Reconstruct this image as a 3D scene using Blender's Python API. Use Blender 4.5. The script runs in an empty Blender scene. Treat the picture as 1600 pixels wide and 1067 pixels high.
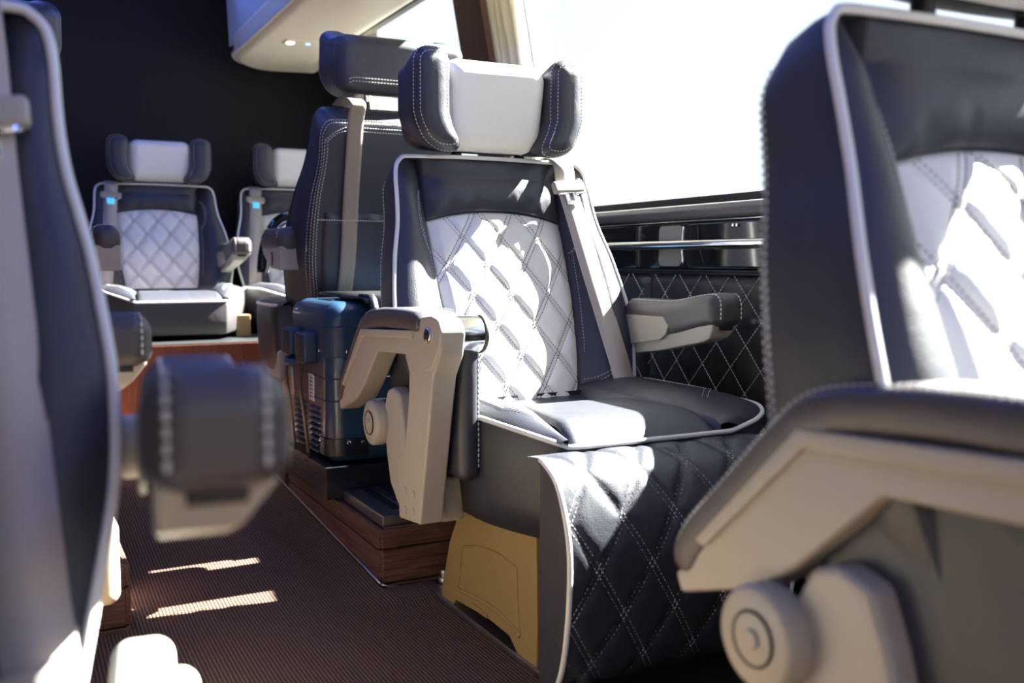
import bpy, bmesh, math, random
import numpy as np
from mathutils import Matrix, Vector
random.seed(4)
rng = np.random.default_rng(7)
S = bpy.context.scene
COL = S.collection
PI = math.pi

# ------------------------------------------------------------------ camera
CAM_H = 0.78
PITCH, YAW = math.radians(4.783), math.radians(27.692)   # looking down, turned towards the windows
cam_d = bpy.data.cameras.new('camera')
cam = bpy.data.objects.new('camera', cam_d)
COL.objects.link(cam)
cam.location = (0, 0, CAM_H)
cam.rotation_euler = (PI/2 - PITCH, 0, -YAW)
cam_d.sensor_width = 36.0
cam_d.lens = 36.0*1500/1600
cam_d.clip_start = 0.05
cam_d.dof.use_dof = True
cam_d.dof.focus_distance = 2.1
cam_d.dof.aperture_fstop = 3.3
S.camera = cam

# ------------------------------------------------------------------ sky, sun, exposure
W = bpy.data.worlds.new('sky'); S.world = W
W.use_nodes = True
wn = W.node_tree.nodes; wl = W.node_tree.links
sky = wn.new('ShaderNodeTexSky'); sky.sky_type = 'NISHITA'
sky.sun_disc = False; sky.sun_elevation = math.radians(42); sky.sun_rotation = math.radians(95)
sky.air_density = 1.0; sky.dust_density = 2.5
mixs = wn.new('ShaderNodeMix'); mixs.data_type = 'RGBA'
mixs.inputs[0].default_value = 0.75
mixs.inputs[7].default_value = (6.6, 7.1, 8.2, 1)      # bright haze
wl.new(sky.outputs[0], mixs.inputs[6])
wl.new(mixs.outputs[2], wn['Background'].inputs[0])
wn['Background'].inputs[1].default_value = 0.22
sun_d = bpy.data.lights.new('sun', 'SUN')
sun_d.energy = 95.0; sun_d.angle = math.radians(0.53); sun_d.color = (1.0, 0.95, 0.88)
sun = bpy.data.objects.new('sun', sun_d); COL.objects.link(sun)
SUN_TO = Vector((1.0, 0.015, 0.86))
sun.rotation_euler = SUN_TO.to_track_quat('Z', 'Y').to_euler()
sun.location = (6, -1, 6)
S.view_settings.view_transform = 'Standard'
S.view_settings.look = 'None'
S.view_settings.exposure = 0.0
S.view_settings.gamma = 1.0
S.view_settings.use_curve_mapping = False

# ------------------------------------------------------------------ materials
def mat(name, col, rough=0.5, metal=0.0, spec=0.5, coat=0.0, bump=None, var=None, emit=None, estr=1.0):
    m = bpy.data.materials.new(name); m.use_nodes = True
    n = m.node_tree.nodes; l = m.node_tree.links
    b = n['Principled BSDF']
    b.inputs['Base Color'].default_value = (*col, 1)
    b.inputs['Roughness'].default_value = rough
    b.inputs['Metallic'].default_value = metal
    b.inputs['Specular IOR Level'].default_value = spec
    if coat: b.inputs['Coat Weight'].default_value = coat
    if emit:
        b.inputs['Emission Color'].default_value = (*emit, 1); b.inputs['Emission Strength'].default_value = estr
    tc = n.new('ShaderNodeTexCoord')
    if bump:
        sc, st, dist = bump
        t = n.new('ShaderNodeTexNoise'); t.inputs['Scale'].default_value = sc; t.inputs['Detail'].default_value = 3
        bp = n.new('ShaderNodeBump'); bp.inputs['Strength'].default_value = st; bp.inputs['Distance'].default_value = dist
        l.new(tc.outputs['Object'], t.inputs['Vector']); l.new(t.outputs[0], bp.inputs['Height'])
        l.new(bp.outputs[0], b.inputs['Normal'])
    if var:
        sc, amt = var
        t2 = n.new('ShaderNodeTexNoise'); t2.inputs['Scale'].default_value = sc; t2.inputs['Detail'].default_value = 4
        mr = n.new('ShaderNodeMapRange'); mr.inputs[3].default_value = 1-amt; mr.inputs[4].default_value = 1+amt
        mx = n.new('ShaderNodeMix'); mx.data_type = 'RGBA'; mx.blend_type = 'MULTIPLY'; mx.inputs[0].default_value = 1
        mx.inputs[6].default_value = (*col, 1)
        l.new(tc.outputs['Object'], t2.inputs['Vector']); l.new(t2.outputs[0], mr.inputs[0])
        l.new(mr.outputs[0], mx.inputs[7]); l.new(mx.outputs[2], b.inputs['Base Color'])
    return m

def leather(name, col, rough):
    """smooth grained leather: fine pebbles and soft creases"""
    m = mat(name, col, rough, spec=0.6)
    n = m.node_tree.nodes; l = m.node_tree.links; b = n['Principled BSDF']
    tc = n['Texture Coordinate']
    v = n.new('ShaderNodeTexVoronoi'); v.inputs['Scale'].default_value = 420
    w = n.new('ShaderNodeTexNoise'); w.inputs['Scale'].default_value = 14; w.inputs['Detail'].default_value = 3; w.inputs['Distortion'].default_value = 0.6
    b1 = n.new('ShaderNodeBump'); b1.inputs['Strength'].default_value = 0.22; b1.inputs['Distance'].default_value = 0.0012
    b2 = n.new('ShaderNodeBump'); b2.inputs['Strength'].default_value = 0.35; b2.inputs['Distance'].default_value = 0.006
    l.new(tc.outputs['Object'], v.inputs['Vector']); l.new(tc.outputs['Object'], w.inputs['Vector'])
    l.new(v.outputs['Distance'], b1.inputs['Height']); l.new(w.outputs[0], b2.inputs['Height'])
    l.new(b2.outputs[0], b1.inputs['Normal']); l.new(b1.outputs[0], b.inputs['Normal'])
    return m

def wood(name, c1, c2, rough, scale=(3, 60, 60)):
    m = mat(name, c1, rough)
    n = m.node_tree.nodes; l = m.node_tree.links; b = n['Principled BSDF']
    tc = n['Texture Coordinate']
    mp = n.new('ShaderNodeMapping'); mp.inputs['Scale'].default_value = scale
    t = n.new('ShaderNodeTexNoise'); t.inputs['Scale'].default_value = 3; t.inputs['Detail'].default_value = 8; t.inputs['Roughness'].default_value = 0.65
    r = n.new('ShaderNodeValToRGB')
    r.color_ramp.elements[0].color = (*c1, 1); r.color_ramp.elements[0].position = 0.35
    r.color_ramp.elements[1].color = (*c2, 1); r.color_ramp.elements[1].position = 0.68
    bp = n.new('ShaderNodeBump'); bp.inputs['Strength'].default_value = 0.25; bp.inputs['Distance'].default_value = 0.002
    l.new(tc.outputs['Object'], mp.inputs[0]); l.new(mp.outputs[0], t.inputs['Vector'])
    l.new(t.outputs[0], r.inputs[0]); l.new(r.outputs[0], b.inputs['Base Color'])
    l.new(t.outputs[0], bp.inputs['Height']); l.new(bp.outputs[0], b.inputs['Normal'])
    return m

def carpet_mat():
    m = mat('carpet', (0.1, 0.06, 0.05), 0.95, spec=0.1)
    n = m.node_tree.nodes; l = m.node_tree.links; b = n['Principled BSDF']
    tc = n['Texture Coordinate']
    sp = n.new('ShaderNodeSeparateXYZ'); l.new(tc.outputs['Object'], sp.inputs[0])
    # ribs run across the aisle, slightly wobbly, broken into loops
    nz = n.new('ShaderNodeTexNoise'); nz.inputs['Scale'].default_value = 60; nz.inputs['Detail'].default_value = 2
    l.new(tc.outputs['Object'], nz.inputs['Vector'])
    def sine(src, freq, wob):
        a = n.new('ShaderNodeMath'); a.operation = 'MULTIPLY'; a.inputs[1].default_value = freq; l.new(src, a.inputs[0])
        w = n.new('ShaderNodeMath'); w.operation = 'MULTIPLY_ADD'; w.inputs[1].default_value = wob; l.new(nz.outputs[0], w.inputs[0]); l.new(a.outputs[0], w.inputs[2])
        s = n.new('ShaderNodeMath'); s.operation = 'SINE'; l.new(w.outputs[0], s.inputs[0])
        h = n.new('ShaderNodeMath'); h.operation = 'MULTIPLY_ADD'; h.inputs[1].default_value = .5; h.inputs[2].default_value = .5; l.new(s.outputs[0], h.inputs[0])
        return h.outputs[0]
    sx = sine(sp.outputs[0], 2*PI/0.0075, 2.0)
    sy = sine(sp.outputs[1], 2*PI/0.0075, 5.0)
    mu = n.new('ShaderNodeMath'); mu.operation = 'MULTIPLY_ADD'; mu.inputs[1].default_value = 0.45
    l.new(sy, mu.inputs[0]); l.new(sx, mu.inputs[2])
    fine = n.new('ShaderNodeTexNoise'); fine.inputs['Scale'].default_value = 500; fine.inputs['Detail'].default_value = 2
    l.new(tc.outputs['Object'], fine.inputs['Vector'])
    hh = n.new('ShaderNodeMath'); hh.operation = 'MULTIPLY_ADD'; hh.inputs[1].default_value = 1.7
    l.new(fine.outputs[0], hh.inputs[0]); l.new(mu.outputs[0], hh.inputs[2])
    bp = n.new('ShaderNodeBump'); bp.inputs['Strength'].default_value = 0.6; bp.inputs['Distance'].default_value = 0.003
    l.new(hh.outputs[0], bp.inputs['Height']); l.new(bp.outputs[0], b.inputs['Normal'])
    r = n.new('ShaderNodeValToRGB')
    r.color_ramp.elements[0].color = (0.034, 0.019, 0.015, 1); r.color_ramp.elements[0].position = 0.35
    r.color_ramp.elements[1].color = (0.22, 0.138, 0.096, 1); r.color_ramp.elements[1].position = 1.0
    dv = n.new('ShaderNodeMath'); dv.operation = 'MULTIPLY'; dv.inputs[1].default_value = 0.42; l.new(hh.outputs[0], dv.inputs[0])
    l.new(dv.outputs[0], r.inputs[0]); l.new(r.outputs[0], b.inputs['Base Color'])
    return m

def webbing_mat(name='belt_webbing', col=(0.45, 0.40, 0.37)):
    m = mat(name, col, 0.7, spec=0.3)
    n = m.node_tree.nodes; l = m.node_tree.links; b = n['Principled BSDF']; tc = n['Texture Coordinate']
    w = n.new('ShaderNodeTexWave'); w.inputs['Scale'].default_value = 160; w.bands_direction = 'DIAGONAL'; w.inputs['Distortion'].default_value = 1
    l.new(tc.outputs['Object'], w.inputs['Vector'])
    bp = n.new('ShaderNodeBump'); bp.inputs['Strength'].default_value = 0.25; bp.inputs['Distance'].default_value = 0.0008
    l.new(w.outputs[1], bp.inputs['Height']); l.new(bp.outputs[0], b.inputs['Normal'])
    return m

def glass_mat(name='window_glass', tint=(0.92, 0.95, 0.94, 1)):
    m = bpy.data.materials.new(name); m.use_nodes = True
    n = m.node_tree.nodes; l = m.node_tree.links
    n.remove(n['Principled BSDF'])
    t = n.new('ShaderNodeBsdfTransparent'); t.inputs[0].default_value = tint
    g = n.new('ShaderNodeBsdfGlossy'); g.inputs['Roughness'].default_value = 0.02
    lw = n.new('ShaderNodeLayerWeight'); lw.inputs[0].default_value = 0.5
    pwr = n.new('ShaderNodeMath'); pwr.operation = 'POWER'; pwr.inputs[1].default_value = 5; l.new(lw.outputs['Facing'], pwr.inputs[0])
    f = n.new('ShaderNodeMath'); f.operation = 'MULTIPLY_ADD'; f.inputs[1].default_value = .5; f.inputs[2].default_value = .03; l.new(pwr.outputs[0], f.inputs[0])
    mx = n.new('ShaderNodeMixShader')
    l.new(f.outputs[0], mx.inputs[0]); l.new(t.outputs[0], mx.inputs[1]); l.new(g.outputs[0], mx.inputs[2])
    l.new(mx.outputs[0], n['Material Output'].inputs[0])
    return m

M = dict(
    dark=leather('charcoal_leather', (0.028, 0.030, 0.043), 0.46),
    walldark=leather('black_wall_leather', (0.012, 0.012, 0.015), 0.5),
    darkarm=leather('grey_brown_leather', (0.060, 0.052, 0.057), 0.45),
    white=leather('ivory_leather', (0.78, 0.765, 0.73), 0.42),
    piping=mat('pale_piping', (0.72, 0.71, 0.70), 0.45),
    beige=mat('beige_plastic', (0.37, 0.335, 0.275), 0.42, bump=(300, 0.08, 0.001)),
    tan=mat('tan_moulding', (0.31, 0.215, 0.09), 0.45, bump=(120, 0.08, 0.001), var=(6, .06)),
    belt=webbing_mat(),
    beltdk=webbing_mat('taupe_webbing', (0.27, 0.22, 0.17)),
    thread=mat('pale_thread', (0.62, 0.60, 0.56), 0.7),
    thread_dk=mat('taupe_thread', (0.16, 0.13, 0.12), 0.7),
    carpet=carpet_mat(),
    plank=wood('red_brown_plank', (0.055, 0.022, 0.016), (0.20, 0.095, 0.070), 0.45),
    redwood=wood('rear_step_wood', (0.20, 0.060, 0.030), (0.30, 0.105, 0.055), 0.4, (60, 60, 3)),
    darkwood=wood('dark_wall_veneer', (0.005, 0.003, 0.003), (0.012, 0.007, 0.006), 0.7, (40, 40, 2)),
    joint=mat('dark_joint', (0.012, 0.008, 0.008), 0.7),
    chrome=mat('chrome', (0.75, 0.76, 0.78), 0.14, metal=1),
    steel=mat('brushed_steel', (0.42, 0.44, 0.50), 0.34, metal=1, bump=(200, .1, .001)),
    gasket=mat('black_rubber', (0.012, 0.013, 0.015), 0.5),
    gloss=mat('piano_black', (0.010, 0.010, 0.011), 0.10, spec=0.4, coat=0.2),
    grille=mat('grey_plate', (0.20, 0.19, 0.18), 0.22),
    blue=mat('blue_enamel', (0.019, 0.052, 0.105), 0.33, coat=0.3, var=(5, .06)),
    bluedk=mat('dark_blue_plastic', (0.022, 0.045, 0.085), 0.42),
    black=mat('black_metal', (0.012, 0.014, 0.022), 0.32, spec=0.5),
    blackp=mat('black_plastic', (0.014, 0.014, 0.016), 0.5),
    bag=leather('black_bag_leather', (0.015, 0.015, 0.016), 0.35),
    rack=mat('cream_panel', (0.80, 0.72, 0.56), 0.5, var=(3, .03)),
    cover=mat('off_white_panel', (0.62, 0.60, 0.58), 0.5),
    curtain=mat('wine_trim', (0.045, 0.014, 0.014), 0.7, bump=(60, .3, .004)),
    curtain2=mat('cream_curtain', (0.80, 0.74, 0.55), 0.8),
    paint=mat('outside_paving', (0.10, 0.10, 0.105), 0.9, var=(.4, .08)),
    label=mat('label_paper', (0.75, 0.76, 0.80), 0.5),
    print_dk=mat('label_print', (0.06, 0.07, 0.12), 0.5),
    cyan=mat('cyan_button', (0.05, 0.45, 0.65), 0.4, emit=(0.10, 0.6, 1.0), estr=0.8),
    led_blue=mat('blue_led', (0.1, 0.2, 0.9), 0.4, emit=(0.10, 0.22, 1.0), estr=36),
    lamp=mat('lamp_lens', (1, 1, 1), 0.3, emit=(1.0, 0.95, 0.85), estr=6),
    lampb=mat('blue_lamp_lens', (.3, .5, 1), 0.3, emit=(0.2, 0.45, 1.0), estr=3),
    glass=glass_mat(),
    tinted=glass_mat('privacy_glass', (0.17, 0.22, 0.32, 1)),
)

# ------------------------------------------------------------------ mesh helpers
MIR = 1
def mesh_obj(name, verts, faces, m, parent=None, smooth=True, sharp=None, kind=None, label=None):
    v = np.array(verts, dtype=float)
    if MIR < 0:
        v = v.copy(); v[:, 0] *= -1
        faces = [tuple(reversed(f)) for f in faces]
    me = bpy.data.meshes.new(name)
    me.from_pydata(v.tolist(), [], [tuple(int(i) for i in f) for f in faces])
    me.materials.append(M[m] if isinstance(m, str) else m)
    if smooth:
        me.polygons.foreach_set('use_smooth', [True]*len(me.polygons))
        if sharp is not None: me.set_sharp_from_angle(angle=math.radians(sharp))
    me.update()
    o = bpy.data.objects.new(name, me); COL.objects.link(o)
    if parent: o.parent = parent
    if smooth and sharp is not None:            # keep big faces flat, only the bevels round
        wm = o.modifiers.new('normals', 'WEIGHTED_NORMAL'); wm.keep_sharp = True; wm.weight = 100
    if kind: o['kind'] = kind
    if label: o['label'] = label
    return o

def join(*vf):
    V, Fc, off = [], [], 0
    for v, f in vf:
        v = np.asarray(v, float)
        V.append(v); Fc += [tuple(i+off for i in q) for q in f]; off += len(v)
    return np.vstack(V), Fc

def grid(fn, nu, nv):
    """fn(u,v) arrays in 0..1 -> (...,3)"""
    u, v = np.meshgrid(np.linspace(0, 1, nu), np.linspace(0, 1, nv), indexing='ij')
    P = fn(u, v).reshape(-1, 3)
    Fc = [(i*nv+j, (i+1)*nv+j, (i+1)*nv+j+1, i*nv+j+1) for i in range(nu-1) for j in range(nv-1)]
    return P, Fc

def rbox(c, size, r, seg=4, flat=4, fn=None):
    h = np.array(size)/2; r = min(r, min(h)*0.999)
    def axis(hh):
        a = [-hh + r*(1-math.cos(t*PI/2/seg)) for t in range(seg+1)] if False else [-hh + r*t/seg for t in range(seg)]
        m = list(np.linspace(-hh+r, hh-r, flat+1))
        b = [hh - r + r*(t+1)/seg for t in range(seg)]
        return np.array(a + m + b)
    ax = [axis(x) for x in h]
    V, Fc = [], []
    idx = {}
    def vid(p):
        k = (round(p[0], 7), round(p[1], 7), round(p[2], 7))
        if k not in idx: idx[k] = len(V); V.append(p)
        return idx[k]
    for d in range(3):
        a, b = (d+1) % 3, (d+2) % 3
        A, B = ax[a], ax[b]
        for s in (-1, 1):
            for i in range(len(A)-1):
                for j in range(len(B)-1):
                    q = []
                    for (ii, jj) in ((i, j), (i+1, j), (i+1, j+1), (i, j+1)):
                        p = [0, 0, 0]; p[d] = s*h[d]; p[a] = A[ii]; p[b] = B[jj]; q.append(vid(tuple(p)))
                    Fc.append(tuple(q) if s > 0 else tuple(reversed(q)))
    P = np.array(V)
    Q = np.clip(P, -(h-r), h-r); D = P-Q
    # tangent remap keeps the corner rows evenly spaced
    D = np.tan(np.clip(D/r, -1, 1)*PI/4)*r
    L = np.linalg.norm(D, axis=1, keepdims=True); L[L == 0] = 1
    P = Q + r*D/L*(np.linalg.norm(D, axis=1, keepdims=True) > 0)
    if fn is not None: P = fn(P)
    return P + np.array(c), Fc

def prism(poly, axis, a, b, bev=0.003, seg=2):
    """extrude a closed 2D outline along an axis, bevelled. axis 'x': poly=(y,z); 'y': (x,z); 'z': (x,y)"""
    bm = bmesh.new()
    def P(p, t):
        return {'x': (t, p[0], p[1]), 'y': (p[0], t, p[1]), 'z': (p[0], p[1], t)}[axis]
    v0 = [bm.verts.new(P(p, a)) for p in poly]; v1 = [bm.verts.new(P(p, b)) for p in poly]
    n = len(poly)
    bm.faces.new(v0); bm.faces.new(list(reversed(v1)))
    for i in range(n): bm.faces.new((v0[i], v1[i], v1[(i+1) % n], v0[(i+1) % n]))
    bmesh.ops.recalc_face_normals(bm, faces=bm.faces)
    if bev > 0:
        es = [e for e in bm.edges if len(e.link_faces) == 2 and e.calc_face_angle(0) > math.radians(20)]
        bmesh.ops.bevel(bm, geom=es, offset=bev, segments=seg, profile=0.5, affect='EDGES', clamp_overlap=True)
    bmesh.ops.triangulate(bm, faces=[f for f in bm.faces if len(f.verts) > 4])
    bm.verts.index_update()
    V = [v.co[:] for v in bm.verts]; Fc = [tuple(v.index for v in f.verts) for f in bm.faces]
    bm.free()
    return np.array(V), Fc

def box(x0, x1, y0, y1, z0, z1, bev=0.003, seg=2):
    return prism([(x0, y0), (x1, y0), (x1, y1), (x0, y1)], 'z', z0, z1, bev, seg)

def tube(path, r, n=8, closed=False):
    P = np.asarray(path, float); N = len(P)
    T = np.gradient(P, axis=0) if not closed else (np.roll(P, -1, 0)-np.roll(P, 1, 0))
    T /= np.linalg.norm(T, axis=1, keepdims=True)+1e-12
    up = np.array([0, 0, 1.]) if abs(T[0][2]) < .9 else np.array([0, 1., 0])
    nrm = up - T[0]*(up@T[0]); nrm /= np.linalg.norm(nrm)
    V = []
    rr = np.full(N, r) if np.isscalar(r) else np.asarray(r)
    for i in range(N):
        nrm = nrm - T[i]*(nrm@T[i]); nrm /= np.linalg.norm(nrm)+1e-12
        b = np.cross(T[i], nrm)
        for k in range(n):
            a = 2*PI*k/n
            V.append(P[i] + rr[i]*(math.cos(a)*nrm+math.sin(a)*b))
    Fc = []
    M_ = N if closed else N-1
    for i in range(M_):
        j = (i+1) % N
        for k in range(n):
            Fc.append((i*n+k, i*n+(k+1) % n, j*n+(k+1) % n, j*n+k))
    if not closed:
        Fc.append(tuple(reversed(range(n)))); Fc.append(tuple(range((N-1)*n, N*n)))
    return np.array(V), Fc

def disc(c, axis, r, h, n=28, bev=None):
    """lathe: cylinder with softened rims along an axis vector"""
    a = Vector(axis).normalized(); q = Vector((0, 0, 1)).rotation_difference(a).to_matrix()
    b = bev if bev is not None else min(r, h)*0.18
    prof = [(0, -h/2), (r-b, -h/2), (r-b*.3, -h/2+b*.3), (r, -h/2+b), (r, h/2-b), (r-b*.3, h/2-b*.3), (r-b, h/2), (0, h/2)]
    V, Fc = [], []
    for (rr, z) in prof:
        for k in range(n):
            t = 2*PI*k/n
            V.append(tuple(Vector(c)+q@Vector((rr*math.cos(t), rr*math.sin(t), z))))
    for i in range(len(prof)-1):
        for k in range(n):
            Fc.append((i*n+k, i*n+(k+1) % n, (i+1)*n+(k+1) % n, (i+1)*n+k))
    return np.array(V), Fc

def spline(pts, n):
    """Catmull-Rom through points"""
    P = np.asarray(pts, float)
    P = np.vstack([2*P[0]-P[1], P, 2*P[-1]-P[-2]])
    out = []
    segs = len(P)-3
    for t in np.linspace(0, segs-1e-9, n):
        i = int(t); f = t-i
        p0, p1, p2, p3 = P[i:i+4]
        out.append(.5*((2*p1)+(-p0+p2)*f+(2*p0-5*p1+4*p2-p3)*f*f+(-p0+3*p1-3*p2+p3)*f**3))
    return np.array(out)

def resample(path, step):
    P = np.asarray(path, float); d = np.r_[0, np.cumsum(np.linalg.norm(np.diff(P, axis=0), axis=1))]
    n = max(2, int(d[-1]/step)+1)
    s = np.linspace(0, d[-1], n)
    return np.stack([np.interp(s, d, P[:, k]) for k in range(3)], 1)

def stitches(paths, dash=0.0052, gap=0.003, r=0.0009):
    V, Fc = [], []
    for p in paths:
        if len(p) < 2: continue
        Q = resample(p, (dash+gap)/2)
        i = 0
        while i+1 < len(Q):
            a, b = Q[i], Q[i]+(Q[i+1]-Q[i])*(2*dash/(dash+gap))*.98
            t = b-a; L = np.linalg.norm(t)
            if L < 1e-6: i += 2; continue
            t /= L
            u = np.cross(t, [0.3, -.9, .31]); u /= np.linalg.norm(u)+1e-9; w = np.cross(t, u)
            o = len(V)
            for q, s in ((a, .6), (a*.7+b*.3, 1.), (a*.3+b*.7, 1.), (b, .6)):
                for k in range(4):
                    an = PI/2*k; V.append(q+r*s*(math.cos(an)*u+math.sin(an)*w))
            for j in range(3):
                for k in range(4):
                    Fc.append((o+j*4+k, o+j*4+(k+1) % 4, o+(j+1)*4+(k+1) % 4, o+(j+1)*4+k))
            i += 2
    return np.array(V), Fc

def ribbon(path, width, thick=0.0016, side=(1, 0, 0)):
    P = np.asarray(path, float); N = len(P)
    T = np.gradient(P, axis=0); T /= np.linalg.norm(T, axis=1, keepdims=True)
    sd = np.asarray(side, float)
    V = []
    for i in range(N):
        s = sd - T[i]*(sd@T[i]); s /= np.linalg.norm(s); nn = np.cross(T[i], s)
        for (a, b) in ((-1, -1), (-.6, -1.25), (.6, -1.25), (1, -1), (1, 1), (-1, 1)):
            V.append(P[i]+s*a*width/2+nn*b*thick)
    Fc = []
    for i in range(N-1):
        for k in range(6):
            Fc.append((i*6+k, i*6+(k+1) % 6, (i+1)*6+(k+1) % 6, (i+1)*6+k))
    Fc.append(tuple(reversed(range(6)))); Fc.append(tuple(range((N-1)*6, N*6)))
    return np.array(V), Fc

def empty(name, loc=(0, 0, 0), rz=0.0, label=None, cat=None, group=None):
    o = bpy.data.objects.new(name, None); COL.objects.link(o)
    o.empty_display_size = 0.05
    o.location = loc; o.rotation_euler = (0, 0, rz)
    if label: o['label'] = label
    if cat: o['category'] = cat
    if group: o['group'] = group
    return o

def tag(o, label=None, cat=None, group=None, kind=None):
    if label: o['label'] = label
    if cat: o['category'] = cat
    if group: o['group'] = group
    if kind: o['kind'] = kind
    return o

def struct(name, vf, m, parent=None, **k):
    o = mesh_obj(name, *vf, m, parent, **k)
    if parent is None: o['kind'] = 'structure'
    return o

def drop_part(root, name):
    def kill(o):
        for c in list(o.children): kill(c)
        bpy.data.objects.remove(o)
    for ch in list(root.children):
        if ch.name.split('.')[0] == name: kill(ch)

def copy_tree(o, parent=None):
    c = o.copy(); COL.objects.link(c); c.parent = parent
    for ch in list(o.children): copy_tree(ch, c)
    return c

# ==================================================================  SHELL OF THE COACH
XW, XG = 1.60, 1.72            # inner wall face, glass line at the ledge (right); the left side mirrors about XC
XC = 0.48
YF, YR = -1.6, 4.98
def xr(z):                      # window wall leans inwards
    return XG - 0.18*(z-0.92)

floor = struct('floor', box(-0.80, XW+.2, YF, YR, -0.08, -0.012, 0), 'joint', smooth=False)
# aisle carpet: level in front, a gentle ramp towards the rear; soft upturned edge by the platform
def carpet_fn(u, v):
    x = -0.80 + u*(1.655); y = YF + v*(3.86-YF)
    z = np.where(y > 2.1, 0.063*(y-2.1), 0.0)
    edge = np.clip((x-0.655)/0.10, 0, 1)*(y > 2.0)
    z = z + 0.012*edge**2
    return np.stack([x, y, z], -1)
def carpet_mesh():
    V, Fc = grid(carpet_fn, 84, 140)
    keep = []
    for f in Fc:
        c = V[list(f)].mean(0)
        if c[1] > 2.10 and c[0] > 0.765: continue
        keep.append(f)
    return V, keep
cp = struct('floor_carpet', carpet_mesh(), 'carpet')
cp.name = 'floor_carpet'
# metal seat rail strip along the carpet edge under the near seats
struct('trim_1', box(0.852, 0.885, YF, 2.09, -0.012, 0.012, .003), 'steel', sharp=30)
struct('floor_edge', box(0.885, XW+.1, YF, 2.115, -0.012, 0.004, .001), 'gasket', smooth=False).name = 'floor_strip'

# rear bulkhead
struct('wall_rear', box(-0.80, 1.80, YR, YR+.05, -0.05, 2.3, 0), 'darkwood', smooth=False)
# ceiling
ce = struct('ceiling', box(-0.75, 1.72, YF, YR, 2.17, 2.21, 0), 'darkwood', smooth=False)

# ---- side walls (right one in view): padded ledge, gloss panel, quilted lower panel
def mx(x, s): return x if s > 0 else 2*XC - x
def side_wall(s, nm):
    w = struct('wall_'+nm, box(*sorted((mx(XW, s), mx(XG+.08, s))), YF, YR, -0.08, 0.885, 0), 'gasket', smooth=False)
    # quilted lower panels with a vertical seam between them
    seams = [YF, -0.2, 1.05, 2.20, 3.4, YR]
    for a, b in zip(seams[:-1], seams[1:]):
        if s < 0:
            mesh_obj('quilted_panel', *rbox((mx(XW-.006, s), (a+b)/2, .38), (.03, b-a-.008, .74), .008, 2, 2), 'walldark', w); continue
        dy, dz = 0.108, 0.118
        y0q = 2.058
        def fn(u, v, a=a, b=b):
            y = a+.005 + u*(b-a-.010); z = .02 + v*(.748-.02)
            ed = np.minimum(np.minimum(u*(b-a), (1-u)*(b-a)), np.minimum(v, 1-v)*.73)
            A = (y-y0q)/dy + (z-.753)/dz; B = (y-y0q)/dy - (z-.753)/dz
            fa = np.abs(A-np.round(A)); fb = np.abs(B-np.round(B))
            d = np.minimum(fa, fb)*0.08
            x = XW - .012 - .008*np.clip(ed/.02, 0, 1)**.5*1 - .006*(1-np.exp(-d/.012))
            x = np.where(ed < .004, XW+.004, x)
            return np.stack([x, y, z], -1)
        nu = max(8, int((b-a)/.016)) if b > 1.0 else 12
        q = mesh_obj('quilted_panel', *grid(fn, nu, 46), 'walldark', w)
        if a > 0.9 and b < 3.5:
            paths = []
            for k in range(-30, 31):
                for sg in (1, -1):
                    zz = np.linspace(.03, .742, 90)
                    y = y0q + dy*(k + .0 - sg*(zz-.753)/dz)
                    ok = (y > a+.012) & (y < b-.012)
                    if ok.sum() > 2: paths.append(np.stack([np.full(ok.sum(), XW-.0228), y[ok], zz[ok]], 1))
            mesh_obj('stitching', *stitches(paths, .0075, .0022, .0012), 'thread', q, kind='stuff')
    # gloss panels above
    cuts = [YF, 0.2, 1.30, 2.137, 2.245, 3.1, 3.9, YR]
    for a, b in zip(cuts[:-1], cuts[1:]):
        mesh_obj('gloss_panel', *rbox((mx(XW-.008, s), (a+b)/2, .8195), (.03, b-a-.004, .121), .004, 2, 1), 'gloss', w)
    # padded ledge
    prof = [(XW-.022, .888), (XW-.030, .896), (XW-.028, .912), (XW-.012, .926), (XW+.03, .931), (XG+.03, .931), (XG+.03, .885), (XW, .884)]
    prof = [(mx(x, s), z) for x, z in prof]
    mesh_obj('padded_ledge', *prism(prof, 'y', YF, YR-.01, .004, 3), 'darkarm', w, sharp=50)
    # thin bright bead under the ledge
    mesh_obj('bead', *tube([(mx(XW-.024, s), YF, .8835), (mx(XW-.024, s), YR-.02, .8835)], .0022, 6), 'chrome', w)
    # lower seam bead
    mesh_obj('bead', *tube([(mx(XW-.022, s), YF, .7555), (mx(XW-.022, s), YR-.02, .7555)], .003, 6), 'blackp', w)
    return w
wall_r = side_wall(1, 'right')
wall_l = side_wall(-1, 'left')

# grab rail on the right wall with its standoffs
rail = empty('grab_rail', (XW-.05, 1.9, .822), 0, 'long chrome grab rail along the gloss black wall panel under the window', 'rail')
mesh_obj('bar', *tube([(0, y, 0) for y in np.linspace(-1.75, 1.0, 24)], .0125, 14), 'chrome', rail)
for y in (-1.2, -.3, .62):
    mesh_obj('standoff', *disc((.014, y, 0), (1, 0, 0), .007, .032, 14), 'chrome', rail)

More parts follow.
